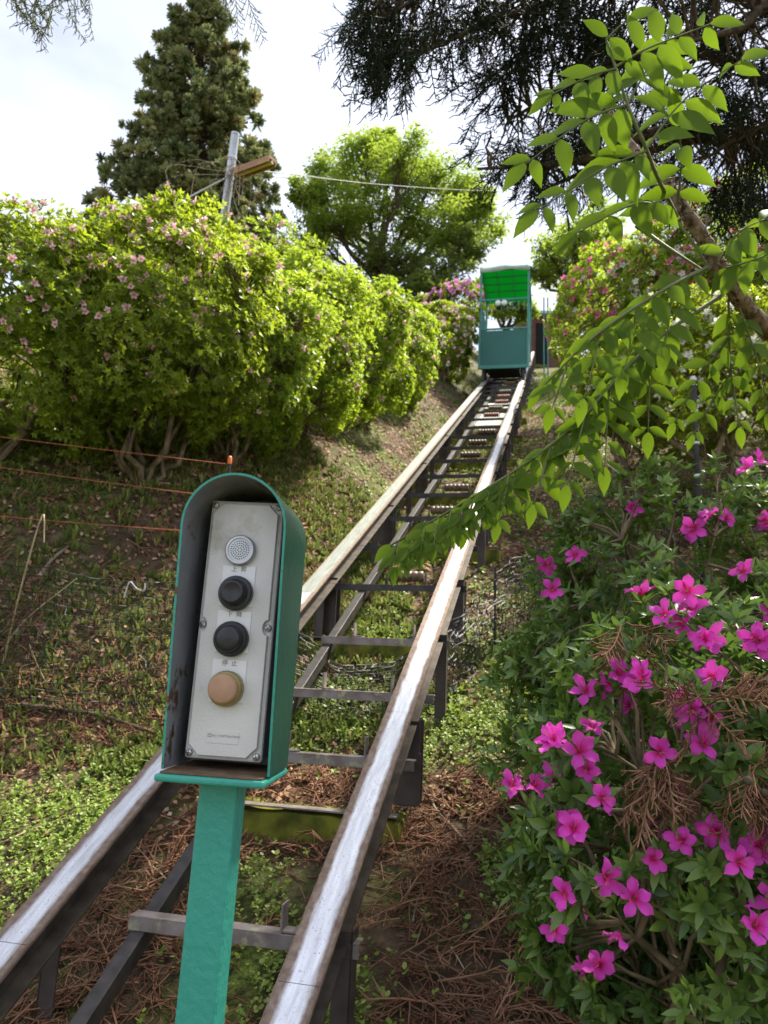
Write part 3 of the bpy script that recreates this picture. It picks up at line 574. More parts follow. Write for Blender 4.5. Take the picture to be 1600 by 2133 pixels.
def blossom(r, stamens=True, rows=4, cup=1.0, cols=3):
    """five wavy pointed petals opening from a funnel, with stamens"""
    b = MB(); t = np.linspace(0, 1, rows); rad = r*(.06+.94*t**1.15); zz = r*cup*(.78*t**.7-.34*t**3); wd = r*np.interp(t, [0, .25, .5, .75, .92, 1], [.05, .17, .31, .32, .17, .02]); c_ = np.linspace(-1, 1, cols)
    for k in range(5):
        a = k*2*np.pi/5+rng.normal(0, .10); ca, sa = math.cos(a), math.sin(a); V = []; tw = rng.normal(0, .4); sc = rng.uniform(.8, 1.15); bend = rng.normal(-.05, .30); ph = rng.uniform(0, 6.28)
        for i in range(rows):
            for j in c_:
                x, y = rad[i]*sc*(1-.05*abs(j)), wd[i]*j; z = zz[i]+bend*r*t[i]**2+.16*r*j*j*t[i]+tw*r*j*t[i]*.35+.10*r*abs(j)*math.sin(ph+9*t[i]+2*j)+rng.normal(0, .008*r); V.append((x*ca-y*sa, x*sa+y*ca, z))
        b.add(V, [[cols*i+j, cols*i+j+1, cols*i+cols+j+1, cols*i+cols+j] for i in range(rows-1) for j in range(cols-1)], 0)
    if stamens:
        for k in range(6):
            a = rng.uniform(-.7, .7)+4.7; e = rng.uniform(.25, .5); P = curve([(0, 0, 0), (.10*r*math.cos(a), .10*r*math.sin(a), .5*r), (e*r*math.cos(a), e*r*math.sin(a), 1.0*r)], 5); b.tube(P, .011*r, 3, 1, False)
    return b
M['magenta'] = flowermat('magenta_petal', srgb(232, 76, 196), srgb(216, 36, 112), .3, .022)
M['stamen'] = surf('stamen_pink', srgb(230, 110, 160), None, 5, .6)
M['pale_pink'] = flowermat('pale_pink_petal', srgb(250, 208, 216), srgb(232, 130, 156), .3, .018)
M['rose_pink'] = flowermat('rose_pink_petal', srgb(246, 146, 178), srgb(226, 84, 132), .3, .02)
M['white_petal'] = flowermat('white_petal', srgb(244, 244, 238), srgb(225, 230, 200), .3, .02)
M['lilac_pink'] = flowermat('lilac_pink_petal', srgb(226, 150, 208), srgb(206, 96, 170), .3, .02)
M['azalea_lime'] = leafmat('lime_azalea_leaf', (0.102, 0.186, 0.023, 1), (0.256, 0.371, 0.045, 1), .45, (0.589, 0.750, 0.038, 1), .45, .3, (0.384, 0.422, 0.077, 1))
M['azalea_fresh'] = leafmat('fresh_azalea_leaf', (0.085, 0.140, 0.016, 1), (0.245, 0.325, 0.034, 1), .45, (0.56, 0.70, 0.03, 1), .45, .3, (0.333, 0.384, 0.077, 1))
M['azalea_dark'] = leafmat('deep_green_azalea_leaf', (0.048, 0.100, 0.024, 1), (0.165, 0.255, 0.048, 1), .25, (0.256, 0.435, 0.064, 1), .38, .45)
M['azalea_light'] = leafmat('young_azalea_leaf', (0.083, 0.179, 0.045, 1), (0.218, 0.346, 0.077, 1), .28, (0.333, 0.538, 0.064, 1), .38, .45, (0.358, 0.435, 0.128, 1))
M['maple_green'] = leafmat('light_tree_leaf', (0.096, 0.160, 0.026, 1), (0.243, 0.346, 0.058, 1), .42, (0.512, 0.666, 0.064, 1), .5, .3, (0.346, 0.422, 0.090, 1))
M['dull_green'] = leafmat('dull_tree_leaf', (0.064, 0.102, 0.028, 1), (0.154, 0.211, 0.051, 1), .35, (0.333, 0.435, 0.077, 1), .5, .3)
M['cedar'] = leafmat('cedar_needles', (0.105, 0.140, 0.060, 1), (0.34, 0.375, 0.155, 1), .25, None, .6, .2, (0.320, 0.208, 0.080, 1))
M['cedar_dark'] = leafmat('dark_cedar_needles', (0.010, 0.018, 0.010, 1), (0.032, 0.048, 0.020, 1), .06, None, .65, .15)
M['brown_frond'] = leafmat('dry_cedar_frond', (0.125, 0.060, 0.036, 1), (0.36, 0.19, 0.11, 1), .08, None, .8, .15, (0.368, 0.230, 0.138, 1))
M['leaflet'] = leafmat('soft_compound_leaf', (0.066, 0.122, 0.012, 1), (0.118, 0.190, 0.018, 1), .50, (0.28, 0.45, 0.014, 1), .5, .2)
M['weed'] = leafmat('small_weed_leaf', (0.090, 0.150, 0.024, 1), (0.270, 0.360, 0.066, 1), .3, (0.420, 0.576, 0.060, 1), .5, .3, (0.396, 0.432, 0.120, 1))
M['dead_leaf'] = leafmat('dead_leaf', (0.162, 0.088, 0.047, 1), (0.486, 0.297, 0.176, 1), .15, None, .8, .15, (0.621, 0.446, 0.324, 1))
M['grass'] = leafmat('slope_grass', (0.083, 0.128, 0.026, 1), (0.243, 0.294, 0.070, 1), .3, None, .6, .2, (0.461, 0.397, 0.166, 1))
def view_facing(P, N): return (unit(CAM-P)*unit(N)).sum(1)
FLOWERS = {}; TIPS = []
def flower_meshes(key, r, mats, n=5, **k):
    FLOWERS[key] = [blossom(r, **k).mesh('blossom', mats, True) for _ in range(n)]
flower_meshes('magenta', .038, ['magenta', 'stamen'], 9, rows=6, cup=.85, cols=5)
flower_meshes('pale', .027, ['pale_pink', 'rose_pink'], 4, stamens=False)
flower_meshes('rose', .030, ['rose_pink', 'rose_pink'], 4, stamens=False)
flower_meshes('white', .038, ['white_petal', 'white_petal'], 4, stamens=False)
flower_meshes('lilac', .034, ['lilac_pink', 'lilac_pink'], 4, stamens=False)
def put_blossom(key, P, N, parent, scale=1.0):
    o = link('blossom', FLOWERS[key][rng.integers(len(FLOWERS[key]))], parent); N = unit(N); A = frames(np.cross(N, rnd_dirs(1)[0])[None])[0]
    y = unit(np.cross(N, rnd_dirs(1)[0])); x = np.cross(y, N); s = scale*rng.uniform(.75, 1.15)
    o.matrix_local = Matrix(((x[0]*s, y[0]*s, N[0]*s, P[0]), (x[1]*s, y[1]*s, N[1]*s, P[1]), (x[2]*s, y[2]*s, N[2]*s, P[2]), (0, 0, 0, 1))); return o
def shrub(label, base, cc, rad, nspray, k, leaf, mat, seed, flowers=(), stems=6, lowcut=-.35, group=None, K=6, spread=.11, stemr=.03, tpl=LEAF_S, single=0, name='azalea_bush', cat='bush', amp=.2, freq=3.0, inner=.70, shape=None):
    """a shrub: root > stems, foliage, blossoms; cc is the crown's centre, rad its half axes"""
    base, cc, rad = np.asarray(base, float), np.asarray(cc, float), np.asarray(rad, float)
    t = thing(name, label, cat, base, group); O = base
    D = rnd_dirs(int(nspray*1.6), lowcut, 1)[:nspray]; r = lumps(D, seed, freq, amp); depth = rng.uniform(inner, 1.0, nspray)**.6
    S = cc+D*rad*(r*depth)[:, None]; S[:, 2] = np.maximum(S[:, 2], ground(S[:, 0], S[:, 1])+.06)
    wood = MB(); nodes = []
    for i in range(stems):
        a = 2*np.pi*i/stems+rng.normal(0, .3); e = cc+rad*np.array([math.cos(a)*.5, math.sin(a)*.5, rng.uniform(-.25, .25)]); b0 = base+np.array([math.cos(a), math.sin(a), 0])*stemr*1.6+np.array([0, 0, -.05])
        P = branch_to(wood, b0, e, stemr*rng.uniform(.7, 1.1), stemr*.45, -.10, 6, 8, .05); nodes += list(P[4:])
        for _ in range(4):
            d = rnd_dirs(1, -.1, .9)[0]; d = unit(d+unit(e-cc)*.8); q = cc+d*rad*rng.uniform(.6, .8); P2 = branch_to(wood, P[rng.integers(4, 8)], q, stemr*.4, stemr*.15, .05, 5, 6, .06); nodes += list(P2[2:])
    nodes = np.array(nodes)
    for i in range(nspray):
        j = ((nodes-S[i])**2).sum(1).argmin(); branch_to(wood, nodes[j], S[i], .0065, .0025, .06, 3, 4, .05)
    # tips of every spray
    own = np.repeat(np.arange(nspray), k); out = unit(unit((S-cc)/rad)+np.array([0, 0, .45]))
    off = rnd_dirs(len(own))*(rng.random(len(own))**.5)[:, None]*spread; off -= out[own]*(off*out[own]).sum(1)[:, None]*.45
    P = S[own]+off; A = unit(out[own]+off/spread*.7+rng.normal(0, .25, (len(own), 3)))
    P[:, 2] = np.maximum(P[:, 2], ground(P[:, 0], P[:, 1])+.02)
    for i in rng.choice(len(own), min(len(own), 500), replace=False): wood.tube([S[own[i]]-out[own[i]]*spread*.5, P[i]], [.0022, .0014], 3, caps=False)
    wood.v = [v-O for v in wood.v]; wood.build('stems', 'azalea_stem', t, smooth=True)
    Af, T, o2 = whorls(P, A, K, leaf); T = T-O; clump = rng.random(nspray)[own][o2]
    if single:                                                            # the leaves that show largest are parts of their own
        dist = np.linalg.norm(T+O-CAM, axis=1)+1.5*(view_facing(T+O, out[own][o2]) < .1)+rng.random(len(T))*.25; dd = (T+O-CAM); zc_ = dd@Fw; px = 800+FPX*(dd@Rt)/zc_; py = 1066-FPX*(dd@Up)/zc_
        dist += 9*((px < -20) | (px > 1620) | (py > 2150) | (zc_ < .3)); order = dist.argsort(); pick = order[:single]; keep = order[single:]
        lm = [MB().add(*big_leaf(w=w_, curl=c_, fold=f_)).mesh('leaf', mat, True) for w_, c_, f_ in ((.19, -.12, .06), (.17, -.2, .04), (.21, -.05, .08), (.18, .06, .05))]
        for q in pick:
            o = link('leaf', lm[rng.integers(4)], t); a_ = Af[q]; p_ = T[q]
            o.matrix_local = Matrix(((a_[0][0], a_[1][0], a_[2][0], p_[0]), (a_[0][1], a_[1][1], a_[2][1], p_[1]), (a_[0][2], a_[1][2], a_[2][2], p_[2]), (0, 0, 0, 1)))
        Af, T, clump = Af[keep], T[keep], clump[keep]
    stuff(MB().inst(*tpl, Af, T, 0, clump).build('foliage', mat, t, smooth=True))
    for key, n_, sc in flowers:
        vf = view_facing(P, A)+.5*depth[own]+(.8 if seed < 3 else .3)*unit(P-cc)[:, 2]+rng.normal(0, .28, len(P)); cand = vf.argsort()[::-1][:n_*4]; c = rng.choice(cand, n_, replace=False)
        for q in c: put_blossom(key, P[q]-O+A[q]*leaf*.5, unit(A[q]+.5*unit(CAM-P[q])), t, sc)
    TIPS.append((t, P, A, O, leaf)); return t
def spray_template(seed, L=.42, nshoot=16, rs=.0055, droop=.5, sub=True):
    """a hanging cedar spray: curved axis with alternate needle-clad side shoots"""
    r = np.random.default_rng(seed); b = MB(); n = 5 if sub else 4; t = np.linspace(0, 1, n)
    ax = np.column_stack([.06*L*np.sin(t*3+seed), L*t*(1-.15*t), -droop*L*t**1.6]); b.tube(ax, np.linspace(rs*1.1, rs*.7, n), 3, caps=False)
    for i in range(nshoot):
        tt = .12+.86*i/nshoot; p = np.array([np.interp(tt, t, ax[:, k]) for k in range(3)]); sg = (-1)**i; l = L*r.uniform(.22, .42)*(1.1-.6*tt)
        d = unit(np.array([sg*r.uniform(.45, .9), r.uniform(.5, 1), r.normal(-.15, .3)])); e = p+d*l; m_ = p+d*l*.5+np.array([0, 0, -.10*l]); e2 = e+np.array([0, 0, r.uniform(-.35, .25)*l])
        b.tube([p, m_, e2] if sub else [p, e2], [rs*.8, rs, rs*.55], 3, caps=False)
        if sub:
            for q in range(2):
                f = r.uniform(.3, .95); s0 = p+(e2-p)*f; d2 = unit(d+r.normal(0, .75, 3)); b.tube([s0, s0+d2*l*r.uniform(.2, .42)], [rs*.8, rs*.5], 3, caps=False)
    return np.concatenate(b.v), np.concatenate(b.f[4])
def fit_matrix(o, A, T): o.matrix_local = Matrix(((A[0][0], A[1][0], A[2][0], T[0]), (A[0][1], A[1][1], A[2][1], T[1]), (A[0][2], A[1][2], A[2][2], T[2]), (0, 0, 0, 1)))

# ------------------------------------------------------------------ azaleas on the left bank
def gxy(p): return on_ground(p[0], p[1])
def left_bush(label, px, py, d, rad, n, k, mat, seed, fl, bpx=None, **kw):
    cc = at(px, py, d); q = at(bpx or px, py, d); shrub(label, gxy(q), cc, rad, n, k, kw.pop('leaf', .041), mat, seed, fl, group='azaleas on the left bank', K=6, tpl=LEAF_Q, stems=9, **kw)
left_bush('broad lime-green azalea with pale pink blossoms nearest the red fence lines', 20, 690, 5.0, (1.05, .85, .86), 760, 15, 'azalea_fresh', 1, [('pale', 190, 1.05)], stemr=.025, lowcut=-.85, amp=.13)
left_bush('large lime-green azalea dotted with pale pink blossoms beside the lamp pole', 330, 705, 5.3, (.86, .85, .88), 760, 15, 'azalea_fresh', 2, [('pale', 180, 1.05)], stemr=.025, lowcut=-.9, amp=.13)
left_bush('low lime azalea filling the gap behind the orange-capped pole', 500, 745, 6.1, (.66, .75, .78), 520, 14, 'azalea_lime', 9, [('pale', 70, .95)], stemr=.022, lowcut=-.9, amp=.13)
left_bush('sunlit lime azalea overhanging the dark hollow above the leaf litter', 610, 715, 7.2, (.78, .85, .84), 560, 14, 'azalea_lime', 3, [('pale', 110, 1.0)], leaf=.045, lowcut=-.92, stemr=.022, amp=.13)
left_bush('bright yellow-green azalea with faint pink blossoms halfway up the bank', 705, 722, 9.2, (.90, .8, .97), 560, 14, 'azalea_lime', 4, [('pale', 170, 1.15)], leaf=.05, lowcut=-.95, stemr=.022, amp=.13)
left_bush('yellow-green azalea at the end of the hedge nearest the track', 800, 735, 11.2, (.80, .85, .98), 480, 14, 'azalea_lime', 5, [('pale', 180, 1.3)], leaf=.055, lowcut=-.97, stemr=.022, amp=.13)
left_bush('pink-flowering azalea on the bank beside the cage car', 920, 705, 15.2, (.72, .8, .76), 300, 12, 'azalea_fresh', 6, [('pale', 150, 1.8), ('white', 50, 1.2)], leaf=.07, lowcut=-.9)
left_bush('lilac-pink azalea in full bloom behind the cage car', 955, 640, 18.5, (.75, .8, .42), 160, 10, 'azalea_fresh', 7, [('lilac', 130, 2.2)], leaf=.07)
left_bush('rear lime-green azalea under the lamp pole foot', 500, 640, 8.4, (.95, .9, .78), 340, 12, 'azalea_lime', 8, [('pale', 100, 1.2)], leaf=.05)

# ------------------------------------------------------------------ azaleas on the right
def right_bush(label, px, py, d, rad, n, k, mat, seed, fl, **kw):
    cc = at(px, py, d); shrub(label, gxy(cc), cc, rad, n, k, kw.pop('leaf', .05), mat, seed, fl, group=kw.pop('group', 'azaleas on the right bank'), tpl=kw.pop('tpl', LEAF_Q), **kw)
right_bush('sunlit yellow-green azalea crowded with rose-pink blossoms beyond the track', 1310, 640, 9.2, (.92, .9, .80), 440, 13, 'azalea_lime', 21, [('rose', 240, 1.4), ('white', 60, 1.0)], leaf=.048, lowcut=-.95, amp=.14)
right_bush('yellow-green azalea flecked pink beside the upper rails', 1235, 690, 12.0, (.62, .8, .85), 300, 12, 'azalea_lime', 24, [('rose', 170, 1.5)], leaf=.055, lowcut=-.95, amp=.14)
right_bush('lime azalea topped with white and rose blossoms behind the prickly trunk', 1450, 590, 8.4, (.85, .85, .80), 400, 12, 'azalea_lime', 25, [('white', 90, 1.1), ('rose', 110, 1.25)], leaf=.048, lowcut=-.95, amp=.14)
right_bush('tall pale azalea with white and pink blossoms behind the compound leaves', 1590, 540, 8.0, (.90, .9, .95), 400, 12, 'azalea_lime', 22, [('white', 130, 1.1), ('rose', 70, 1.2)], leaf=.048, lowcut=-.95, amp=.14)
right_bush('shaded dark azalea with scattered white blossoms above the black fence pole', 1490, 760, 5.8, (.85, .7, .66), 400, 12, 'azalea_fresh', 23, [('white', 110, .95)], leaf=.045, lowcut=-.9, amp=.14)
right_bush('loose green azalea with a few white blossoms under the drooping leaf', 1330, 810, 6.8, (.55, .6, .45), 260, 12, 'azalea_fresh', 26, [('white', 35, .9)], leaf=.045, lowcut=-.9, amp=.14)
NB = dict(tpl=LEAF_B, K=6, stemr=.016, amp=.16, inner=.62, group='magenta azaleas beside the track')
right_bush('deep green azalea full of large magenta blossoms in the near corner', 1500, 1760, 1.75, (.48, .42, .50), 180, 8, 'azalea_dark', 31, [], leaf=.050, spread=.085, single=300, lowcut=-.75, **NB)
right_bush('dark leafy azalea with magenta blossoms below the black fence pole', 1480, 1290, 2.7, (.72, .55, .52), 215, 9, 'azalea_dark', 32, [], leaf=.048, spread=.10, single=300, lowcut=-.7, **NB)
right_bush('pale green low azalea reaching out towards the rail', 1230, 1500, 2.75, (.30, .40, .38), 130, 10, 'azalea_light', 33, [], leaf=.044, spread=.085, single=300, lowcut=-.8, **NB)
right_bush('small light green azalea spreading over the brown needles', 1330, 1960, 2.1, (.26, .30, .26), 90, 9, 'azalea_light', 34, [], leaf=.044, spread=.08, single=300, lowcut=-.85, **NB)
near = TIPS[-4:]; NP = np.concatenate([x[1] for x in near]); NA = np.concatenate([x[2] for x in near]); NI = np.concatenate([np.full(len(x[1]), i) for i, x in enumerate(near)])
dv = NP-CAM; nd = dv@Fw; npx = 800+FPX*(dv@Rt)/nd; npy = 1066.5-FPX*(dv@Up)/nd
spots = [(1490,1095),(1470,1140),(1535,1200),(1315,1075),(1125,1185),(1145,1200),(1195,1140),(1350,1255),(1365,1290),(1435,1280),(1430,1325),(1480,1325),(1560,1380),(1590,1290),(1340,1400),(1285,1400),(1345,1455),(1310,1470),(1415,1460),(1500,1445),(1515,1490),(1375,1530),(1400,1500),(1330,1515),(1465,1535),(1225,1445),(1190,1520),(1245,1515),(1215,1540),(1165,1525),(1260,1600),(1235,1695),(1210,1750),(1080,1655),(1130,1645),(1395,1715),(1435,1700),(1380,1750),(1425,1770),(1480,1755),(1530,1790),(1575,1750),(1598,1770),(1270,1825),(1205,1855),(1345,1890),(1575,1935),(1520,2010),(1235,2010),(1210,1940),(1560,960),(1575,945),(1340,1600),(1365,1612),(1450,1560),(1590,1880),(1500,1400),(1555,1330),(1420,1230),(1570,1110)]
for sx_, sy_ in spots:                                                    # magenta blossoms sit on the shoot tips that face the path
    near_ = np.hypot(npx-sx_, npy-sy_); c = np.nonzero(near_ < 42)[0]
    c = c if len(c) else near_.argsort()[:6]
    q = c[(nd[c]+near_[c]*.004).argmin()]; t_, _, _, O_, lf = near[NI[q]]; tc_ = unit(CAM-NP[q])
    put_blossom('magenta', NP[q]-O_+tc_*.035+NA[q]*.02, unit(tc_*.9+NA[q]*.5+rng.normal(0, .5, 3)), t_, 1.0 if nd[q] < 2.3 else 1.15)
    if rng.random() < .2:
        off_ = rng.normal(0, .03, 3); put_blossom('magenta', NP[q]-O_+tc_*.02+NA[q]*.015+off_, unit(tc_*.6+off_*20+rng.normal(0, .4, 3)), t_, .95)

# ------------------------------------------------------------------ prickly tree with compound leaves leaning in from the right
tp = [at(1700, 800, 2.15), at(1600, 690, 2.02), at(1528, 605, 1.95), at(1480, 520, 1.95), at(1420, 430, 1.95), at(1388, 383, 1.97), at(1300, 285, 2.05), at(1255, 200, 2.15)]
rb = on_ground(tp[0][0]+.25, tp[0][1]+.1)
aralia = thing('angelica_tree', 'slender prickly-barked young tree with large compound leaves drooping over the rail', 'tree', rb)
P = curve([rb-np.array([0, 0, .1]), (rb+tp[0])/2+np.array([.06, 0, 0])]+tp, 40)-rb
tr = MB().tube(P, np.interp(np.linspace(0, 1, len(P)), [0, .45, .8, 1], [.030, .0215, .0155, .007])*(1+.08*np.sin(np.arange(len(P))*2.1)), 10).build('trunk', 'thorn_bark', aralia, smooth=True)
b = MB()
for i in range(240):
    k = rng.uniform(2, len(P)-8); k0 = int(k); p_ = P[k0]+(P[k0+1]-P[k0])*(k-k0); d = unit(rnd_dirs(1)[0]); b.tube([p_+d*.014, p_+d*.038], [.0045, .0003], 4, caps=False)
stuff(b.build('thorns', 'thorn_bark', tr))
LM = [MB().add(*big_leaf(w=w_, curl=c_, fold=f_, rows=9, serr=.04)).mesh('leaflet', 'leaflet', True) for w_, c_, f_ in ((.22, -.16, .07), (.245, -.22, .05), (.205, -.1, .10), (.23, -.3, .08))]
def pinna(pts, pairs, ll, r=.0022, start=.12, face=.75, terminal=True, jitter=.10, droop=.62):
    Q = curve([at(*p) for p in pts], 16); n = len(Q); st = MB().tube(Q-rb, np.linspace(r*1.3, r*.6, n), 5).build('leaf_stalk', 'twig_green', aralia, smooth=True)
    if not pairs: return st
    T = unit(np.gradient(Q, axis=0)); tt = np.linspace(start, .95, pairs)
    for i, t_ in enumerate(tt):
        x = t_*(n-1); j = min(int(x), n-2); p = Q[j]+(Q[j+1]-Q[j])*(x-j); Tn = T[j]; Nn = unit(unit(CAM-p)*face+np.array([0, 0, .55])+rng.normal(0, .15, 3)); S = unit(np.cross(Nn, Tn))
        for sg in (-1, 1):
            d = unit(S*sg*1.0+Tn*.30+np.array([0, 0, -droop])+rng.normal(0, jitter, 3)); L = ll*rng.uniform(.85, 1.12)*(.75+.5*math.sin(math.pi*min(1, t_+.1)))
            o = link('leaflet', LM[rng.integers(4)], st); fit_matrix(o, frames(d[None], None, Nn[None])[0]*L, p+d*.004-rb)
    if terminal:
        o = link('leaflet', LM[0], st); d = unit(T[-1]+np.array([0, 0, -.3])); fit_matrix(o, frames(d[None], None, unit(CAM-Q[-1])[None]*.8+np.array([[0, 0, .5]]))[0]*ll, Q[-1]-rb)
    return st
U = 1.62
pinna([(1410, 450, 1.92), (1371, 372, 1.74), (1346, 310, U), (1307, 217, U), (1282, 140, U), (1263, 83, U)], 0, 0, .0042)
pinna([(1282, 143, U), (1225, 160, U), (1150, 196, U)], 4, .068); pinna([(1307, 217, U), (1220, 250, U-.03), (1095, 341, U-.05)], 5, .078)
pinna([(1346, 314, U), (1250, 355, U-.03), (1120, 438, U-.06)], 6, .080); pinna([(1388, 430, 1.8), (1320, 425, 1.72), (1200, 486, 1.66)], 5, .078)
pinna([(1346, 310, U), (1400, 235, U+.03), (1452, 186, U+.05), (1545, 124, U+.06)], 5, .085); pinna([(1307, 217, U), (1345, 150, U+.04), (1391, 78, U+.08)], 4, .082)
pinna([(1282, 140, U), (1340, 105, U), (1406, 78, U), (1480, 50, U)], 5, .078); pinna([(1263, 83, U), (1285, 60, U), (1310, 40, U)], 1, .07)
pinna([(1412, 420, 1.8), (1420, 330, 1.74), (1412, 262, 1.7)], 4, .085)
J = [(1503, 616, 1.95), (1381, 697, 1.86), (1294, 781, 1.82), (1203, 881, 1.80), (1100, 962, 1.80), (960, 1050, 1.82), (815, 1135, 1.86)]
pinna(J, 22, .066, .0048, .16, .6, droop=1.1, jitter=.16)
for pts, k, ll in ([[(1356, 722, 1.85), (1353, 800, 1.82), (1350, 900, 1.80)], 5, .066], [[(1270, 808, 1.82), (1265, 880, 1.78), (1260, 972, 1.76)], 5, .068], [[(1220, 862, 1.80), (1200, 940, 1.76), (1182, 1010, 1.75)], 4, .066], [[(1150, 922, 1.8), (1130, 990, 1.77), (1112, 1050, 1.76)], 3, .06],
        [[(1060, 988, 1.8), (1050, 1040, 1.78), (1038, 1085, 1.77)], 3, .056], [[(990, 1032, 1.82), (978, 1070, 1.8), (968, 1105, 1.8)], 2, .05], [[(900, 1085, 1.84), (892, 1110, 1.83), (884, 1135, 1.83)], 2, .045]): pinna(pts, k, ll*1.02, droop=.4)
jx, jy = [p[0] for p in J][::-1], [p[1] for p in J][::-1]
for x_ in range(1075, 815, -27):                                          # the drooping end of the big leaf: a close curtain of small leaflets
    y_ = float(np.interp(x_, jx, jy)); pinna([(x_, y_+3, 1.81), (x_-5, y_+26, 1.79), (x_-9, y_+56, 1.78)], 3, .046, .0014, .2, droop=.8, jitter=.16)
pinna([(1475, 556, 1.93), (1412, 587, 1.80), (1319, 643, 1.74), (1225, 712, 1.72), (1131, 805, 1.73)], 10, .066, .004, .14, .6, droop=1.0)
for pts, k, ll in ([[(1400, 598, 1.8), (1395, 660, 1.76), (1385, 722, 1.74)], 4, .07], [[(1325, 642, 1.76), (1318, 700, 1.72), (1300, 772, 1.7)], 4, .07], [[(1250, 694, 1.74), (1236, 760, 1.7), (1216, 830, 1.69)], 4, .066], [[(1182, 756, 1.73), (1166, 805, 1.7), (1150, 850, 1.7)], 3, .06]): pinna(pts, k, ll*1.02, droop=.4)
pinna([(1517, 622, 1.96), (1522, 760, 2.0), (1540, 890, 2.0)], 6, .06, .0028); pinna([(1522, 700, 1.98), (1455, 790, 2.05), (1405, 880, 2.08)], 5, .055); pinna([(1526, 770, 2.0), (1482, 840, 2.05), (1445, 905, 2.06)], 4, .05)
pinna([(1540, 640, 1.95), (1580, 760, 1.95), (1600, 860, 1.95)], 5, .062); pinna([(1505, 560, 1.93), (1560, 545, 1.8), (1625, 520, 1.75)], 5, .078); pinna([(1500, 540, 1.9), (1545, 480, 1.85), (1640, 440, 1.8)], 5, .075)
pinna([(1393, 440, 1.95), (1440, 500, 1.93), (1475, 556, 1.93)], 0, 0, .004); pinna([(1325, 470, 2.0), (1390, 515, 1.97), (1460, 560, 1.95)], 0, 0, .005)

# ------------------------------------------------------------------ dark cedar spreading overhead from the right
tb = on_ground(4.1, 5.6)
dark = thing('overhanging_cedar', 'dark backlit cedar hanging its needle sprays in from above the compound leaves', 'tree', tb)
MB().tube(curve([tb-np.array([0, 0, .3]), tb+np.array([-.05, 0, 4]), tb+np.array([.05, .1, 9]), tb+np.array([0, 0, 13])], 14)-tb, np.linspace(.26, .05, 15), 10).build('trunk', 'bark', dark, smooth=True)
SPR = [spray_template(i, .38, 15, .0039) for i in range(5)]
limbs = [[(1900, -260, 5.6), (1400, -150, 4.9), (1000, -60, 4.5), (790, 40, 4.4)], [(1900, -120, 5.6), (1450, -40, 5.0), (1100, 20, 4.7), (880, 110, 4.5)], [(1900, 120, 5.6), (1500, 120, 5.0), (1250, 150, 4.8), (1060, 250, 4.7)],
         [(1900, 250, 5.6), (1480, 270, 5.0), (1200, 335, 4.7), (995, 352, 4.6)], [(1900, 330, 5.6), (1550, 300, 5.2), (1300, 330, 5.0), (1120, 400, 4.9)], [(1900, 60, 5.6), (1650, 20, 4.6), (1540, 60, 4.2), (1440, 85, 4.0)], [(1900, 300, 5.6), (1700, 260, 5.0), (1560, 280, 4.7), (1470, 330, 4.6)],
         [(1900, -500, 5.8), (1500, -500, 5.0), (1100, -420, 4.4), (800, -330, 4.0)], [(1900, -700, 5.8), (1600, -800, 4.6), (1500, -900, 3.4), (1300, -900, 2.6)], [(1950, 0, 5.6), (2100, -200, 4.2), (2000, -350, 3.2), (1800, -500, 2.6)], [(1950, 200, 5.6), (2300, 100, 4.2), (2500, 0, 3.0), (2500, -200, 2.4)]]
b = MB(); nodes = []; ndir = []
for li, pts in enumerate(limbs):
    W3 = [at(*p) for p in pts]; Q = curve([np.array([tb[0], tb[1], W3[0][2]-.15])]+W3[1:], 24)
    me_ = MB().tube(Q-tb, np.linspace(.055 if li < 7 else .07, .008, len(Q)), 6); me_.build('limb', 'bark', dark, smooth=True)
    nodes.append(Q[3:]); ndir.append(unit(np.gradient(Q, axis=0))[3:])
nodes = np.concatenate(nodes); ndir = np.concatenate(ndir)
regions = [(880, 10, 170, 80, 110, 4.2, 5.0), (790, 30, 45, 40, 16, 4.2, 4.6), (850, 90, 80, 45, 34, 4.3, 4.8), (1150, 40, 180, 120, 170, 4.4, 5.4), (1110, 330, 70, 60, 26, 4.6, 5.1), (1050, 300, 40, 50, 12, 4.5, 4.8), (1060, 180, 50, 60, 16, 4.5, 4.9),
           (1380, 0, 200, 110, 110, 4.2, 5.4), (1480, 250, 150, 130, 150, 4.5, 5.6), (1570, 100, 80, 110, 34, 4.2, 5.2), (1260, 240, 120, 100, 80, 4.6, 5.3), (1170, 340, 60, 70, 26, 4.7, 5.2), (1700, 200, 120, 250, 90, 4.6, 5.6), (1560, 380, 60, 50, 30, 4.8, 5.4), (1150, -300, 450, 160, 130, 3.6, 5.2), (1500, -700, 500, 250, 120, 2.8, 4.8), (2100, -150, 350, 300, 150, 2.8, 5.0)]  # the closing out-of-frame regions are unseen crown, added to shade the foreground
AP = [np.array([rng.uniform(.6, 3.6), rng.uniform(2.4, 4.6), rng.uniform(5.4, 6.8)]) for _ in range(40)]  # unseen sprays overhead, added to keep sun off the compound leaves and foreground
for cx_, cy_, rx_, ry_, n_, d0, d1 in regions:
    n_ = int(n_*.80); a = rng.uniform(0, 6.28, n_); r = np.sqrt(rng.random(n_)); AP += [at(cx_+rx_*r[i]*math.cos(a[i]), cy_+ry_*r[i]*math.sin(a[i]), rng.uniform(d0, d1)) for i in range(n_)]
nshade = 60; AP += [np.array([rng.uniform(2.2, 5.4), rng.uniform(-1.0, 4.2), rng.uniform(4.2, 8.5)]) for _ in range(nshade)]  # enlarged unseen sprays, added out of frame to block light from the right
AP = np.array(AP); nn = np.array([((nodes-p)**2).sum(1).argmin() for p in AP]); tw = MB()
for i, p in enumerate(AP): branch_to(tw, nodes[nn[i]]-tb, p-tb, .010, .005, .06, 4, 5, .05)
tw.build('branchlets', 'bark', dark, smooth=True)
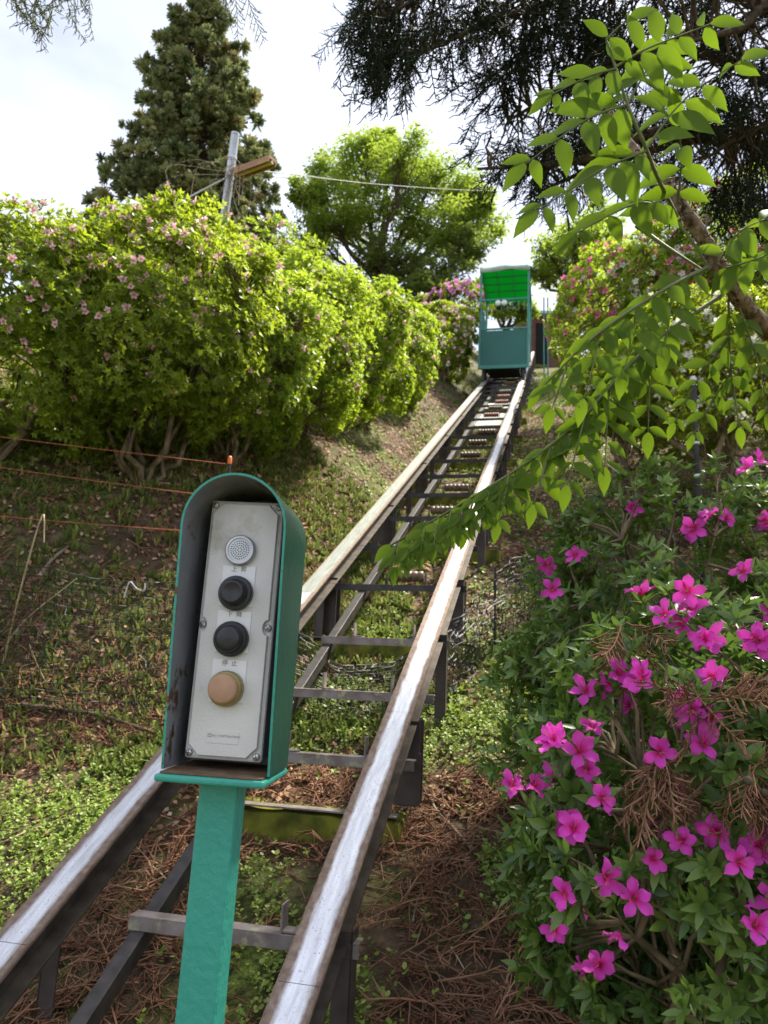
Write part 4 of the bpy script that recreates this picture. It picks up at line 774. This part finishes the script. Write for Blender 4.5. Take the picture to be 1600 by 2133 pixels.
dirs = unit(unit(AP-nodes[nn]+1e-6)*.55+ndir[nn]*.45+np.array([0, 0, -.62])+rng.normal(0, .33, (len(AP), 3)))
fr_ = frames(dirs, rng.uniform(-.8, .8, len(AP)))*(rng.uniform(.7, 1.2, len(AP))*np.where(np.arange(len(AP)) >= len(AP)-nshade, 2.3, 1))[:, None, None]; fol = MB(); kind = rng.integers(0, 5, len(AP))
for k in range(5): fol.inst(*SPR[k], fr_[kind == k], (AP-tb)[kind == k], 0, rng.random((kind == k).sum()))
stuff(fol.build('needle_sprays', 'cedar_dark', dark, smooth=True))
# a second conifer standing left of the path; only its lowest twig tips hang into view
lb = on_ground(-4.2, 2.2); lc = thing('left_cedar', 'conifer branch tips hanging down against the pale sky above the left bushes', 'tree', lb)
MB().tube([lb*0-np.array([0, 0, .2]), np.array([0, 0, 4.]), np.array([0.1, 0, 8.])], [.16, .12, .05], 8).build('trunk', 'bark', lc, smooth=True)
lim = [[(60, -60, 3.6), (20, -30, 3.5)], [(110, -40, 3.6), (75, -10, 3.5)], [(140, -60, 3.6), (150, -25, 3.6)], [(470, -60, 4.2), (480, -25, 4.1)]]
fol = MB(); 
for pts in lim:
    a, e = at(*pts[0]), at(*pts[1]); Q = curve([lb+np.array([0, 0, a[2]-lb[2]+.6]), (lb+np.array([0, 0, a[2]-lb[2]+.6])+a)/2+np.array([0, 0, .25]), a, e], 16); MB().tube(Q-lb, np.linspace(.03, .005, len(Q)), 5).build('limb', 'bark', lc, smooth=True)
    for q in list(Q[4::2])+[e, e, a]:
        A_ = frames(unit(unit(e-a)*.3+np.array([0, 0, -.8])+rng.normal(0, .35, 3))[None], rng.uniform(-2, 2, 1))*rng.uniform(.5, .75); fol.inst(*SPR[rng.integers(5)], A_, (q-lb)[None], 0, rng.random(1))
stuff(fol.build('needle_sprays', 'cedar', lc, smooth=True))

# ------------------------------------------------------------------ tall conical cedar behind the left hedge
def cone_cedar(label, px, ptop, pbase, halfw, d, ncl, seed):
    top, mid = at(px+12, ptop, d), at(px, pbase, d); hw = halfw*d/FPX; base = on_ground(mid[0], mid[1]); t = thing('cedar_tree', label, 'tree', base); H = top[2]-base[2]; Hc = top[2]-mid[2]+.9
    ax = lambda h: np.array([(top[0]-base[0])*h/H, (top[1]-base[1])*h/H, h])
    MB().tube([ax(-.3), ax(H*.5), ax(H*.97)], [.22, .14, .02], 8).build('trunk', 'bark', t, smooth=True)
    cl, dr = [], []; b = MB(); nb = ncl//7
    for i in range(nb):
        f = ((i+.5)/nb)**.62; h = H-Hc*(f)*1.0-.1; a = i*2.399+rng.normal(0, .3); R = hw*(.06+.94*f**.72)*rng.uniform(.80, 1.04); o = ax(h); e = o+np.array([math.cos(a)*R, math.sin(a)*R, -.10*R+.12])
        Q = curve([o, (o+e)/2+np.array([0, 0, -.10*R]), e], 8); b.tube(Q, np.linspace(.035, .01, len(Q)), 4, caps=False)
        for q in range(7):
            s = rng.uniform(.3, 1.02); c = o+(e-o)*s+rng.normal(0, .13*(.4+f), 3)+np.array([0, 0, .02]); cl.append(c); dr.append(unit(np.array([math.cos(a), math.sin(a), .55])+rng.normal(0, .25, 3)))
    b.build('limbs', 'bark', t, smooth=True)
    cl, dr = np.array(cl), np.array(dr); n = 74; own = np.repeat(np.arange(len(cl)), n); D = unit(rnd_dirs(len(own))+dr[own]*.75); size = rng.uniform(.24, .40, len(cl))[own]
    A_ = frames(D, rng.uniform(0, 6, len(own)))*(size*rng.uniform(.7, 1.1, len(own)))[:, None, None]; tv = BLADE[0]*np.array([1.5, 1, 1.]); stuff(MB().inst(tv, BLADE[1], A_, cl[own], 0, rng.random(len(cl))[own]).build('crown', 'cedar', t))
cone_cedar('tall dense conical cedar with olive-green tufts standing behind the lamp pole', 415, -40, 500, 218, 19.0, 1700, 3)

# ------------------------------------------------------------------ broadleaf trees on the crest
def leafy_tree(label, blobs, d, tpx, mat, nleaf, leaf, seed, group=None, trunk_r=.16):
    r = np.random.default_rng(seed); base = on_ground(*at(tpx[0], tpx[1], d)[:2]); t = thing('broadleaf_tree', label, 'tree', base, group); wood = MB(); cl, own_r, vv = [], [], []
    fork = at(tpx[0], tpx[1], d)-base; fork[2] = max(fork[2], .8); wood.tube(curve([(0, 0, -.3), fork*.6+np.array([.05, 0, 0]), fork], 6), [trunk_r, trunk_r*.75], 8).build('trunk', 'bark', t, smooth=True); wood = MB()
    for bx, by, br in blobs:
        c = at(bx, by, d+r.uniform(-1.2, 1.2))-base; R = br*d/FPX; Q = branch_to(wood, fork, c, trunk_r*.5, .02, -.05, 5, 7, .04)
        for _ in range(34):
            q = c+rnd_dirs(1)[0]*np.array([1, 1, .8])*R*rng.random()**.4; branch_to(wood, Q[rng.integers(3, 7)], q, .016, .004, .03, 3, 4, .05); cl.append(q); own_r.append(R*.34); vv.append(rng.random())
    wood.build('limbs', 'bark', t, smooth=True)
    cl, own_r, vv = np.array(cl), np.array(own_r), np.array(vv); n = max(10, nleaf//len(cl)); own = np.repeat(np.arange(len(cl)), n); off = rnd_dirs(len(own))*(rng.random(len(own))**.6)[:, None]*own_r[own][:, None]*np.array([1.2, 1.2, .55])
    D = unit(rnd_dirs(len(own), -.6, .5)+off*.5); A_ = frames(D, rng.normal(0, .6, len(own)))*(leaf*rng.uniform(.6, 1.2, len(own)))[:, None, None]; stuff(MB().inst(*LEAF_Q, A_, cl[own]+off, 0, vv[own]).build('crown', mat, t, smooth=True))
leafy_tree('round-crowned fresh green tree on the crest left of the cage car', [(700, 370, 75), (760, 340, 70), (830, 330, 65), (900, 380, 70), (960, 400, 65), (690, 450, 80), (770, 450, 80), (850, 450, 70), (940, 480, 80), (990, 470, 60), (660, 500, 60), (800, 300, 35), (640, 400, 40), (1000, 420, 35)], 21, (800, 590), 'maple_green', 44000, .135, 41, trunk_r=.2)
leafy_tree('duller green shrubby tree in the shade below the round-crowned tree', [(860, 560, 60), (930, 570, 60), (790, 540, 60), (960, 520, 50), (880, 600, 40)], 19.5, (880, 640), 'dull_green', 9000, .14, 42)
leafy_tree('pale loose-leaved tree on the crest right of the cage car', [(1150, 520, 50), (1200, 490, 55), (1250, 520, 50), (1130, 570, 35), (1180, 560, 50), (1240, 580, 45), (1260, 450, 40)], 20, (1190, 640), 'maple_green', 9000, .14, 43)
leafy_tree('small leafy tree seen through the open sides of the cage car', [(1040, 640, 32), (1075, 610, 35), (1090, 650, 25), (1010, 600, 25)], 24, (1055, 690), 'maple_green', 5000, .15, 44)

# ------------------------------------------------------------------ lamp pole behind the hedge
PD = 7.6
pt_, pb_ = at(490, 282, PD), at(403, 940, PD); gb = on_ground(pb_[0], pb_[1]); ext = pb_+(pb_-pt_)*.0
pole = thing('lamp_pole', 'leaning galvanised pole with a rusty tube-lamp trough rising out of the hedge', 'lamp post', gb)
foot = pb_-gb
MB().tube([foot*0+np.array([foot[0], foot[1], -.3]), foot, (pt_-gb)], [.042, .042, .042], 14).build('pole', 'galv', pole, smooth=True)
MB().tube([(pt_-gb)*.999, pt_-gb+np.array([.002, 0, .02])], [.0435, .0435], 14).build('pole_cap', 'galv', pole)
la, le = at(494, 362, PD-.1), at(568, 335, PD-.35); ax_ = unit(le-la); sd_ = unit(np.cross(ax_, (0, 0, 1))); up_ = np.cross(sd_, ax_)
L_ = np.linalg.norm(le-la); m_ = (la+le)/2-gb
MB().box(m_+up_*.02, (.09, L_, .03), (sd_, ax_, up_)).box(m_-sd_*.05, (.008, L_, .07), (sd_, ax_, up_)).box(m_+sd_*.05, (.008, L_, .07), (sd_, ax_, up_)).build('lamp_trough', 'rust_lamp', pole)
MB().tube([la-gb-up_*.018, le-gb-up_*.018], .019, 8).build('lamp_tube', 'lamp_yellow', pole)
MB().tube([at(489, 352, PD)-gb, at(500, 358, PD-.12)-gb], .02, 6).build('lamp_bracket', 'rust_lamp', pole)
for q in (330, 372): MB().tube([at(490-(q-282)*.132, q, PD)-gb+np.array([0, 0, -.015]), at(490-(q-282)*.132, q, PD)-gb+np.array([0, 0, .015])], .047, 12).build('pole_band', 'galv', pole)
b = MB()
for i in range(26):                                                       # withered climber round the pole
    a = at(478+rng.normal(0, 6), 365+rng.normal(0, 14), PD-.06); m1 = a+np.array([rng.normal(0, .22), -.05+rng.normal(0, .06), rng.uniform(-.15, .12)]); e = m1+np.array([rng.normal(0, .12), rng.normal(0, .06), rng.uniform(-.5, -.1)]); b.tube(curve([a, m1, e], 7)-gb, .0028, 3, caps=False)
b.build('dry_climber', 'dead_twig', pole, smooth=True)
tag(MB().tube(curve([at(345, 440, PD-.2), at(400, 408, PD-.1), at(472, 370, PD)], 8), .009, 6).build('guy_wire', 'clear_cord', smooth=True), 'pale taut guy wire running from the lamp pole down into the hedge', 'wire')
cw = curve([at(484, 352, PD), at(600, 362, 9.5), at(800, 385, 13), at(1040, 398, 17), at(1300, 395, 22)], 30)
tag(MB().tube(cw, .006, 5).build('overhead_cable', 'cable', smooth=True), 'thin overhead cable sagging from the lamp pole towards the crest', 'cable')

# ------------------------------------------------------------------ fences and nets
def fence_pole(label, top, r, mat, cap=None, clips=0):
    g = on_ground(top[0], top[1]); h = top[2]-g[2]; t = thing('fence_pole', label, 'pole', g)
    MB().lathe([(0, -.15), (r, -.15), (r, h-.03), (r*.6, h), (0, h)], 10).build('rod', mat, t, smooth=True)
    if cap: MB().lathe([(r*1.25, h-.035), (r*1.3, h+.004), (r*.8, h+.014), (0, h+.014)], 10).build('cap', cap, t, smooth=True)
    for k in range(clips): MB().lathe([(r*1.0, 0), (r*1.35, .002), (r*1.35, .012), (r, .014)], 10, (0, 0, h-.17-.16*k)).build('clip', 'clear_cord', t, smooth=True)
    return t, g, h
e1 = at(479, 955, 4.5); fence_pole('short black fence pole with orange cap on the left bank', e1, .010, 'net_black', 'orange_cap')
e0 = at(-420, 880, 4.2); fence_pole('black fence pole outside the hedge carrying the red lines', e0, .014, 'net_black', 'orange_cap')
h0 = e0[2]-float(ground(e0[0], e0[1])); h1 = e1[2]-float(ground(e1[0], e1[1]))
for i, (pa, pb) in enumerate((((-420, 850), (480, 968)), ((-420, 905), (480, 1042)), ((-420, 1030), (479, 1118)))):
    a, c = at(*pa, 4.2), at(*pb, 4.5); a[:2] = e0[:2]; c[:2] = e1[:2]
    Q = curve([a, (a+c)/2-np.array([0, 0, .012+.006*i]), c], 16); tag(MB().tube(Q, .0022, 5).build('fence_line', 'wire_red', smooth=True), ('topmost', 'middle', 'lowest')[i]+' of the red fence lines strung to the orange-capped pole', 'fence line', 'red fence lines')
fp = at(1444, 790, 3.6); fence_pole('slim black fence pole with clear clips among the dark azaleas', fp, .012, 'net_black', 'clear_cord', 4)
net_px = [(-200, 1530), (60, 1510), (350, 1505), (560, 1500), (700, 1505), (820, 1495), (930, 1470), (1060, 1330), (1250, 1220), (1445, 1140), (1620, 1085)]
base_ = np.array([hit(*p) for p in net_px]); hts = np.array([.74, .74, .70, .52, .30, .30, .36, .46, .44, .42, .40])
kx = np.concatenate([[0], np.cumsum(np.linalg.norm(np.diff(base_[:, :2], axis=0), axis=1))]); g = np.arange(0, kx[-1], .034); nx_ = np.interp(g, kx, base_[:, 0]); ny_ = np.interp(g, kx, base_[:, 1]); hh = np.interp(g, kx, hts)+.02*np.sin(g*5)+.02*np.sin(g*2.3); nz_ = ground(nx_, ny_)
rows_ = 19; t_ = np.linspace(0, 1, rows_)
lean = .05*np.sin(g*3.1)[:, None]*t_[None]+.03*np.sin(9*t_[None]+g[:, None]*2)
G3 = np.stack([nx_[:, None]+.012*rng.normal(size=(len(g), rows_)), ny_[:, None]+lean+.012*rng.normal(size=(len(g), rows_)), nz_[:, None]+hh[:, None]*t_[None]], -1)
net = thing('animal_net', 'low dark wire net strung across the slope and under the track', 'net', tuple(base_[2])); O_ = base_[2]
b = MB()
for j in range(rows_-1): b.tube(G3[:, j]-O_, .0024, 3, caps=False)
for i in range(len(g)): b.tube(G3[i]-O_, .0024, 3, caps=False)
stuff(b.build('mesh_wires', 'net_black', net))
MB().tube(G3[:, -1]-O_, .0026, 4).build('top_wire', 'net_black', net)
for i in range(6, len(g), 44): MB().tube([G3[i, 0]-O_-np.array([0, 0, .2]), G3[i, -1]-O_+np.array([0, 0, .03])], .007, 6).build('stake', 'net_black', net)
q = at(272, 1215, 3.75)
tag(MB().tube(curve([at(258, 1245, 3.72), at(270, 1212, 3.72), at(284, 1225, 3.72), at(300, 1230, 3.72), at(302, 1215, 3.72)], 16), .003, 5).build('plastic_cord', 'clear_cord', smooth=True), 'loose loop of clear plastic cord tied to the black net', 'cord')

# ------------------------------------------------------------------ hut and rail at the top station
hc = at(1126, 690, 24.5); hb = on_ground(hc[0], hc[1]); hut = thing('station_hut', 'reddish-brown hut wall with a pale flat roof at the top of the track', 'hut', (hc[0]+.4, hc[1]+.6, hb[2])); H_ = max(1.2, at(1126, 655, 24.5)[2]-hb[2])
MB().box((0, 0, H_/2), (1.7, 1.2, H_)).build('wall', 'wall_brown', hut); MB().box((0, 0, H_+.05), (2.2, 1.6, .1)).build('roof', 'hut_roof', hut); MB().box((-.35, -.61, H_*.45), (.4, .03, H_*.8)).build('door', 'hole', hut)
for px in (1133, 1141):
    a = at(px, 620, 20); g_ = on_ground(a[0], a[1]); o = MB().tube([np.zeros(3)-np.array([0, 0, .2]), a-g_], .018, 6).build('station_pole', 'car_frame'); o.location = Vector(tuple(g_)); tag(o, 'thin teal pole beside the top end of the track, '+('nearer the cage car' if px == 1133 else 'nearer the pink azalea'), 'pole', 'poles at the top station')

# ------------------------------------------------------------------ litter, weeds and twigs on the ground
def scatter_xy(n, x0, x1, y0, y1): return rng.uniform(x0, x1, n), rng.uniform(y0, y1, n)
def normal_at(x, y, e=.03): return unit(np.stack([-(ground(x+e, y)-ground(x-e, y))/(2*e), -(ground(x, y+e)-ground(x, y-e))/(2*e), np.ones_like(x)], -1))
green_spots = [(1050, 1750, .3), (1120, 1900, .3), (1000, 1570, .3), (1150, 2060, .25), (150, 1640, .5), (60, 1780, .35), (560, 1960, .4), (780, 1960, .28), (960, 1560, .32), (850, 1330, .3), (640, 1520, .35), (1050, 2000, .25), (1250, 2080, .2), (300, 1600, .3), (820, 1270, .3), (700, 2080, .25), (200, 1720, .3), (1010, 1830, .2)]
brown_spots = [(150, 1300, .6), (250, 1450, .4), (550, 1150, .6), (600, 1000, .8), (100, 1150, .5), (350, 1200, .5), (880, 1760, .45), (900, 2050, .4), (1000, 1650, .3), (230, 1950, .40), (620, 1640, .22), (350, 1760, .22), (80, 2080, .2), (760, 1250, .25), (1120, 2100, .3), (850, 1900, .35)]
GS = [(hit(x, y), r) for x, y, r in green_spots]; BS = [(hit(x, y), r) for x, y, r in brown_spots]
def field(x, y):
    f = 2.6*(fbm(x*2.6+20, y*2.6+4, 4)-.5)
    for p, r in GS: f = f+.8*np.exp(-((x-p[0])**2+(y-p[1])**2)/(2*(r*.7)**2))
    for p, r in BS: f = f-1.1*np.exp(-((x-p[0])**2+(y-p[1])**2)/(2*(r*.7)**2))
    return f
def plants(n, x0, x1, y0, y1, thr, sz, K, tpl):
    x, y = scatter_xy(n, x0, x1, y0, y1); k = field(x, y)+rng.normal(0, .18, n) > thr; x, y = x[k], y[k]; P = np.stack([x, y, ground(x, y)+.012*rng.random(len(x))+.003], -1); N = unit(normal_at(x, y)*.4+np.array([0, 0, .7])+rng.normal(0, .25, (len(x), 3)))
    A_, T, o_ = whorls(P, N, K, sz, (.1, .8)); return A_, T+N[o_]*rng.uniform(0, .035, len(T))[:, None], rng.random(len(P))[o_]
b = MB()
for a in (plants(30000, -2.6, 2.2, 1.9, 4.2, .42, .0135, 5, ROUND), plants(9000, -4.5, 3.5, 3.6, 10.0, .05, .026, 5, ROUND), plants(2500, -2.6, 2.2, 2.0, 5.0, -.5, .020, 4, ROUND)): b.inst(*ROUND, a[0], a[1], 0, a[2])
wd = b.build('ground_weeds', 'weed', smooth=True); stuff(wd); tag(wd, 'low light-green weeds creeping over the slope', 'weeds')
FR = [spray_template(50+i, .15, 7, .0024, .12, False) for i in range(4)]
x1_, y1_ = scatter_xy(9500, -2.0, 1.6, 1.9, 4.2); x2_, y2_ = scatter_xy(6000, -3.2, 2.4, 3.6, 6.6); x, y = np.concatenate([x1_, x2_]), np.concatenate([y1_, y2_]); sh = rng.permutation(len(x)); x, y = x[sh], y[sh]; f = field(x, y)+rng.normal(0, .22, len(x)); k = f < -.02; x, y = x[k][:5800], y[k][:5800]; N = normal_at(x, y); D = rnd_dirs(len(x)); D = unit(D-N*(D*N).sum(1)[:, None]+N*rng.normal(.05, .12, len(x))[:, None])
A_ = frames(D, rng.normal(0, .5, len(x)), N)*rng.uniform(.6, 1.5, len(x))[:, None, None]; P = np.stack([x, y, ground(x, y)+.008+.022*rng.random(len(x))], -1); kd = rng.integers(0, 4, len(x)); b = MB()
for q in range(4): b.inst(*FR[q], A_[kd == q], P[kd == q], 0, rng.random((kd == q).sum()))
fn = b.build('fallen_needles', 'brown_frond', smooth=True); stuff(fn); tag(fn, 'reddish-brown fallen cedar needles matted over the soil', 'needle litter')
x, y = scatter_xy(60000, -4.5, 4, 3.0, 13); k = rng.random(len(x)) < np.clip(.8-.5*field(x, y), .1, 1); x, y = x[k], y[k]; N = normal_at(x, y); D = rnd_dirs(len(x)); D = unit(D-N*(D*N).sum(1)[:, None]*.8+N*.15); A_ = frames(D, rng.normal(0, .4, len(x)), N)*(rng.uniform(.014, .036, len(x))*(1+.06*y))[:, None, None]
b = MB().inst(np.array([(0, 0, 0), (.24, .5, .10), (0, 1, 0), (-.24, .5, .10)], float), np.array([[0, 1, 2, 3]]), A_*np.array([1.3, 1, 1])[None, :, None], np.stack([x, y, ground(x, y)+.008+.02*rng.random(len(x))], -1), 0, rng.random(len(x)))
dl = b.build('leaf_litter', 'dead_leaf', smooth=True); stuff(dl); tag(dl, 'curled dead leaves strewn over the upper slope', 'leaf litter')
x, y = scatter_xy(17000, -6, 6, 3.4, 22); k = fbm(x*1.1+50, y*1.1, 4)+rng.normal(0, .06, len(x)) > .5; x2_, y2_ = scatter_xy(6500, -3.6, .2, 3.5, 7.0); x, y = np.concatenate([x[k], x2_]), np.concatenate([y[k], y2_]); P = np.stack([x, y, ground(x, y)], -1); A_, T, o_ = whorls(P, np.tile([0, 0, 1.], (len(x), 1)), 7, .085, (.5, 1.35)); A_ = A_*np.array([1.4, 1, 1])[None, :, None]
b = MB().inst(*BLADE, A_*(1+.03*T[:, 1])[:, None, None], T, 0, rng.random(len(x))[o_]); gr = b.build('slope_grass', 'grass'); stuff(gr); tag(gr, 'short grass tufts growing on the slope beside the track', 'grass')
def stick(label, pix, r, mat, lift=.015, name='fallen_twig', fork=False):
    Q = np.array([hit(*p) for p in pix])+np.array([0, 0, lift]); Q = curve(Q, 4*len(pix)+4); m_ = MB().tube(Q, np.linspace(r, r*.4, len(Q))*(1+.15*rng.normal(size=len(Q))), 6)
    if fork: k = len(Q)//2; m_.tube(curve([Q[k], Q[k]+np.array([.05, .05, .04]), Q[k]+np.array([.09, .16, .05])], 6), .003, 5)
    tag(m_.build(name, mat, smooth=True), label, 'twig', 'fallen twigs')
stick('pale bare twig forked on the brown needles beside the rail', [(985, 1780), (945, 1735), (905, 1690), (905, 1660), (930, 1625), (968, 1612)], .007, 'dead_twig', fork=True)
stick('thin twig lying in an arc on the needles right of the rail', [(860, 1930), (872, 1880), (900, 1840), (960, 1815)], .0045, 'dead_twig')
stick('curved twig bending through the weeds below the azaleas', [(1000, 1835), (1050, 1828), (1085, 1870), (1095, 1930), (1110, 1970)], .0045, 'dead_twig')
stick('short straw-coloured twig on the needles near the path', [(940, 1985), (955, 2010), (972, 2040)], .0035, 'straw')
stick('long straw stalk lying over the weeds left of the rail', [(0, 1765), (70, 1735), (150, 1708)], .004, 'straw')
stick('short pale twig among the weeds below the net', [(100, 1615), (125, 1635), (150, 1660)], .004, 'straw')
stick('pale twig lying on the needles between rail and guide bar', [(310, 1810), (330, 1825), (345, 1840)], .004, 'straw')
stick('grey branch lying along the foot of the black net', [(40, 1490), (130, 1500), (220, 1515), (320, 1550)], .014, 'bark', .05)
stick('weathered stick propped on the mossy bank below the hedge', [(80, 1220), (105, 1185), (140, 1155)], .016, 'dead_twig', .05)
stick('broken brown branch poking from the low azalea', [(1150, 1290), (1185, 1255), (1210, 1225)], .012, 'bark', .16)
def stalk(label, pts, r):
    g_ = hit(*pts[0][:2]); d0 = (g_-CAM)@Fw; Q = curve([at(x_, y_, d0+dd) for x_, y_, dd in pts], 14); tag(MB().tube(Q, np.linspace(r, r*.5, len(Q)), 5).build('dry_stalk', 'straw', smooth=True), label, 'stalk', 'dry stalks on the bank')
stalk('tall dry straw stalk snapped over at its tip on the left bank', [(5, 1390, 0), (45, 1220, -.1), (88, 1072, -.15), (92, 1130, -.18)], .0055)
stalk('slanting dry stalk crossing the black net', [(0, 1360, 0), (55, 1290, -.05), (160, 1205, -.1)], .005)
stalk('thin dry stalk leaning in the net', [(100, 1430, 0), (80, 1390, -.05), (60, 1340, -.08)], .0035)
# dry cedar sprigs caught in the near azaleas
for lab, px, py, n_ in (('bunch of dry brown cedar sprigs hanging below the clustered magenta blossoms', 1365, 1570, 9), ('dry brown cedar sprig with small cones spread over the dark azalea leaves', 1540, 1590, 9), ('tangle of dry cedar needles lying on top of the magenta azalea', 1440, 1430, 8), ('dry cedar sprig caught in the upper dark azalea', 1560, 1400, 6), ('limp brown sprig hanging in the dark azalea beside the rail side branch', 1290, 1290, 5)):
    c = np.nonzero(np.hypot(npx-px, npy-py) < 60)[0]; q = c[nd[c].argmin()] if len(c) else np.hypot(npx-px, npy-py).argmin(); o_ = NP[q]+unit(CAM-NP[q])*.03; sg = thing('dry_sprig', lab, 'sprig', o_)
    tv, tf = spray_template(70+n_, .17, 14, .0022, .3, True); b = MB(); D = unit(np.column_stack([rng.normal(0, .5, n_), rng.normal(-.1, .25, n_), -.7+rng.normal(0, .25, n_)]) if 'tangle' not in lab else np.column_stack([rng.normal(0, 1, n_), rng.normal(-.2, .3, n_), rng.normal(-.05, .2, n_)]))
    b.inst(tv, tf, frames(D, rng.uniform(0, 6, n_))*rng.uniform(.7, 1.15, n_)[:, None, None], rng.normal(0, .012, (n_, 3)), 0, rng.random(n_)); b.build('needles', 'brown_frond', sg, smooth=True)
    if 'cones' in lab:
        for _ in range(4): MB().lathe([(0, -.009), (.007, -.006), (.0095, 0), (.007, .006), (0, .009)], 8, rng.normal(0, .03, 3)).build('cone', 'bark', sg, smooth=True)
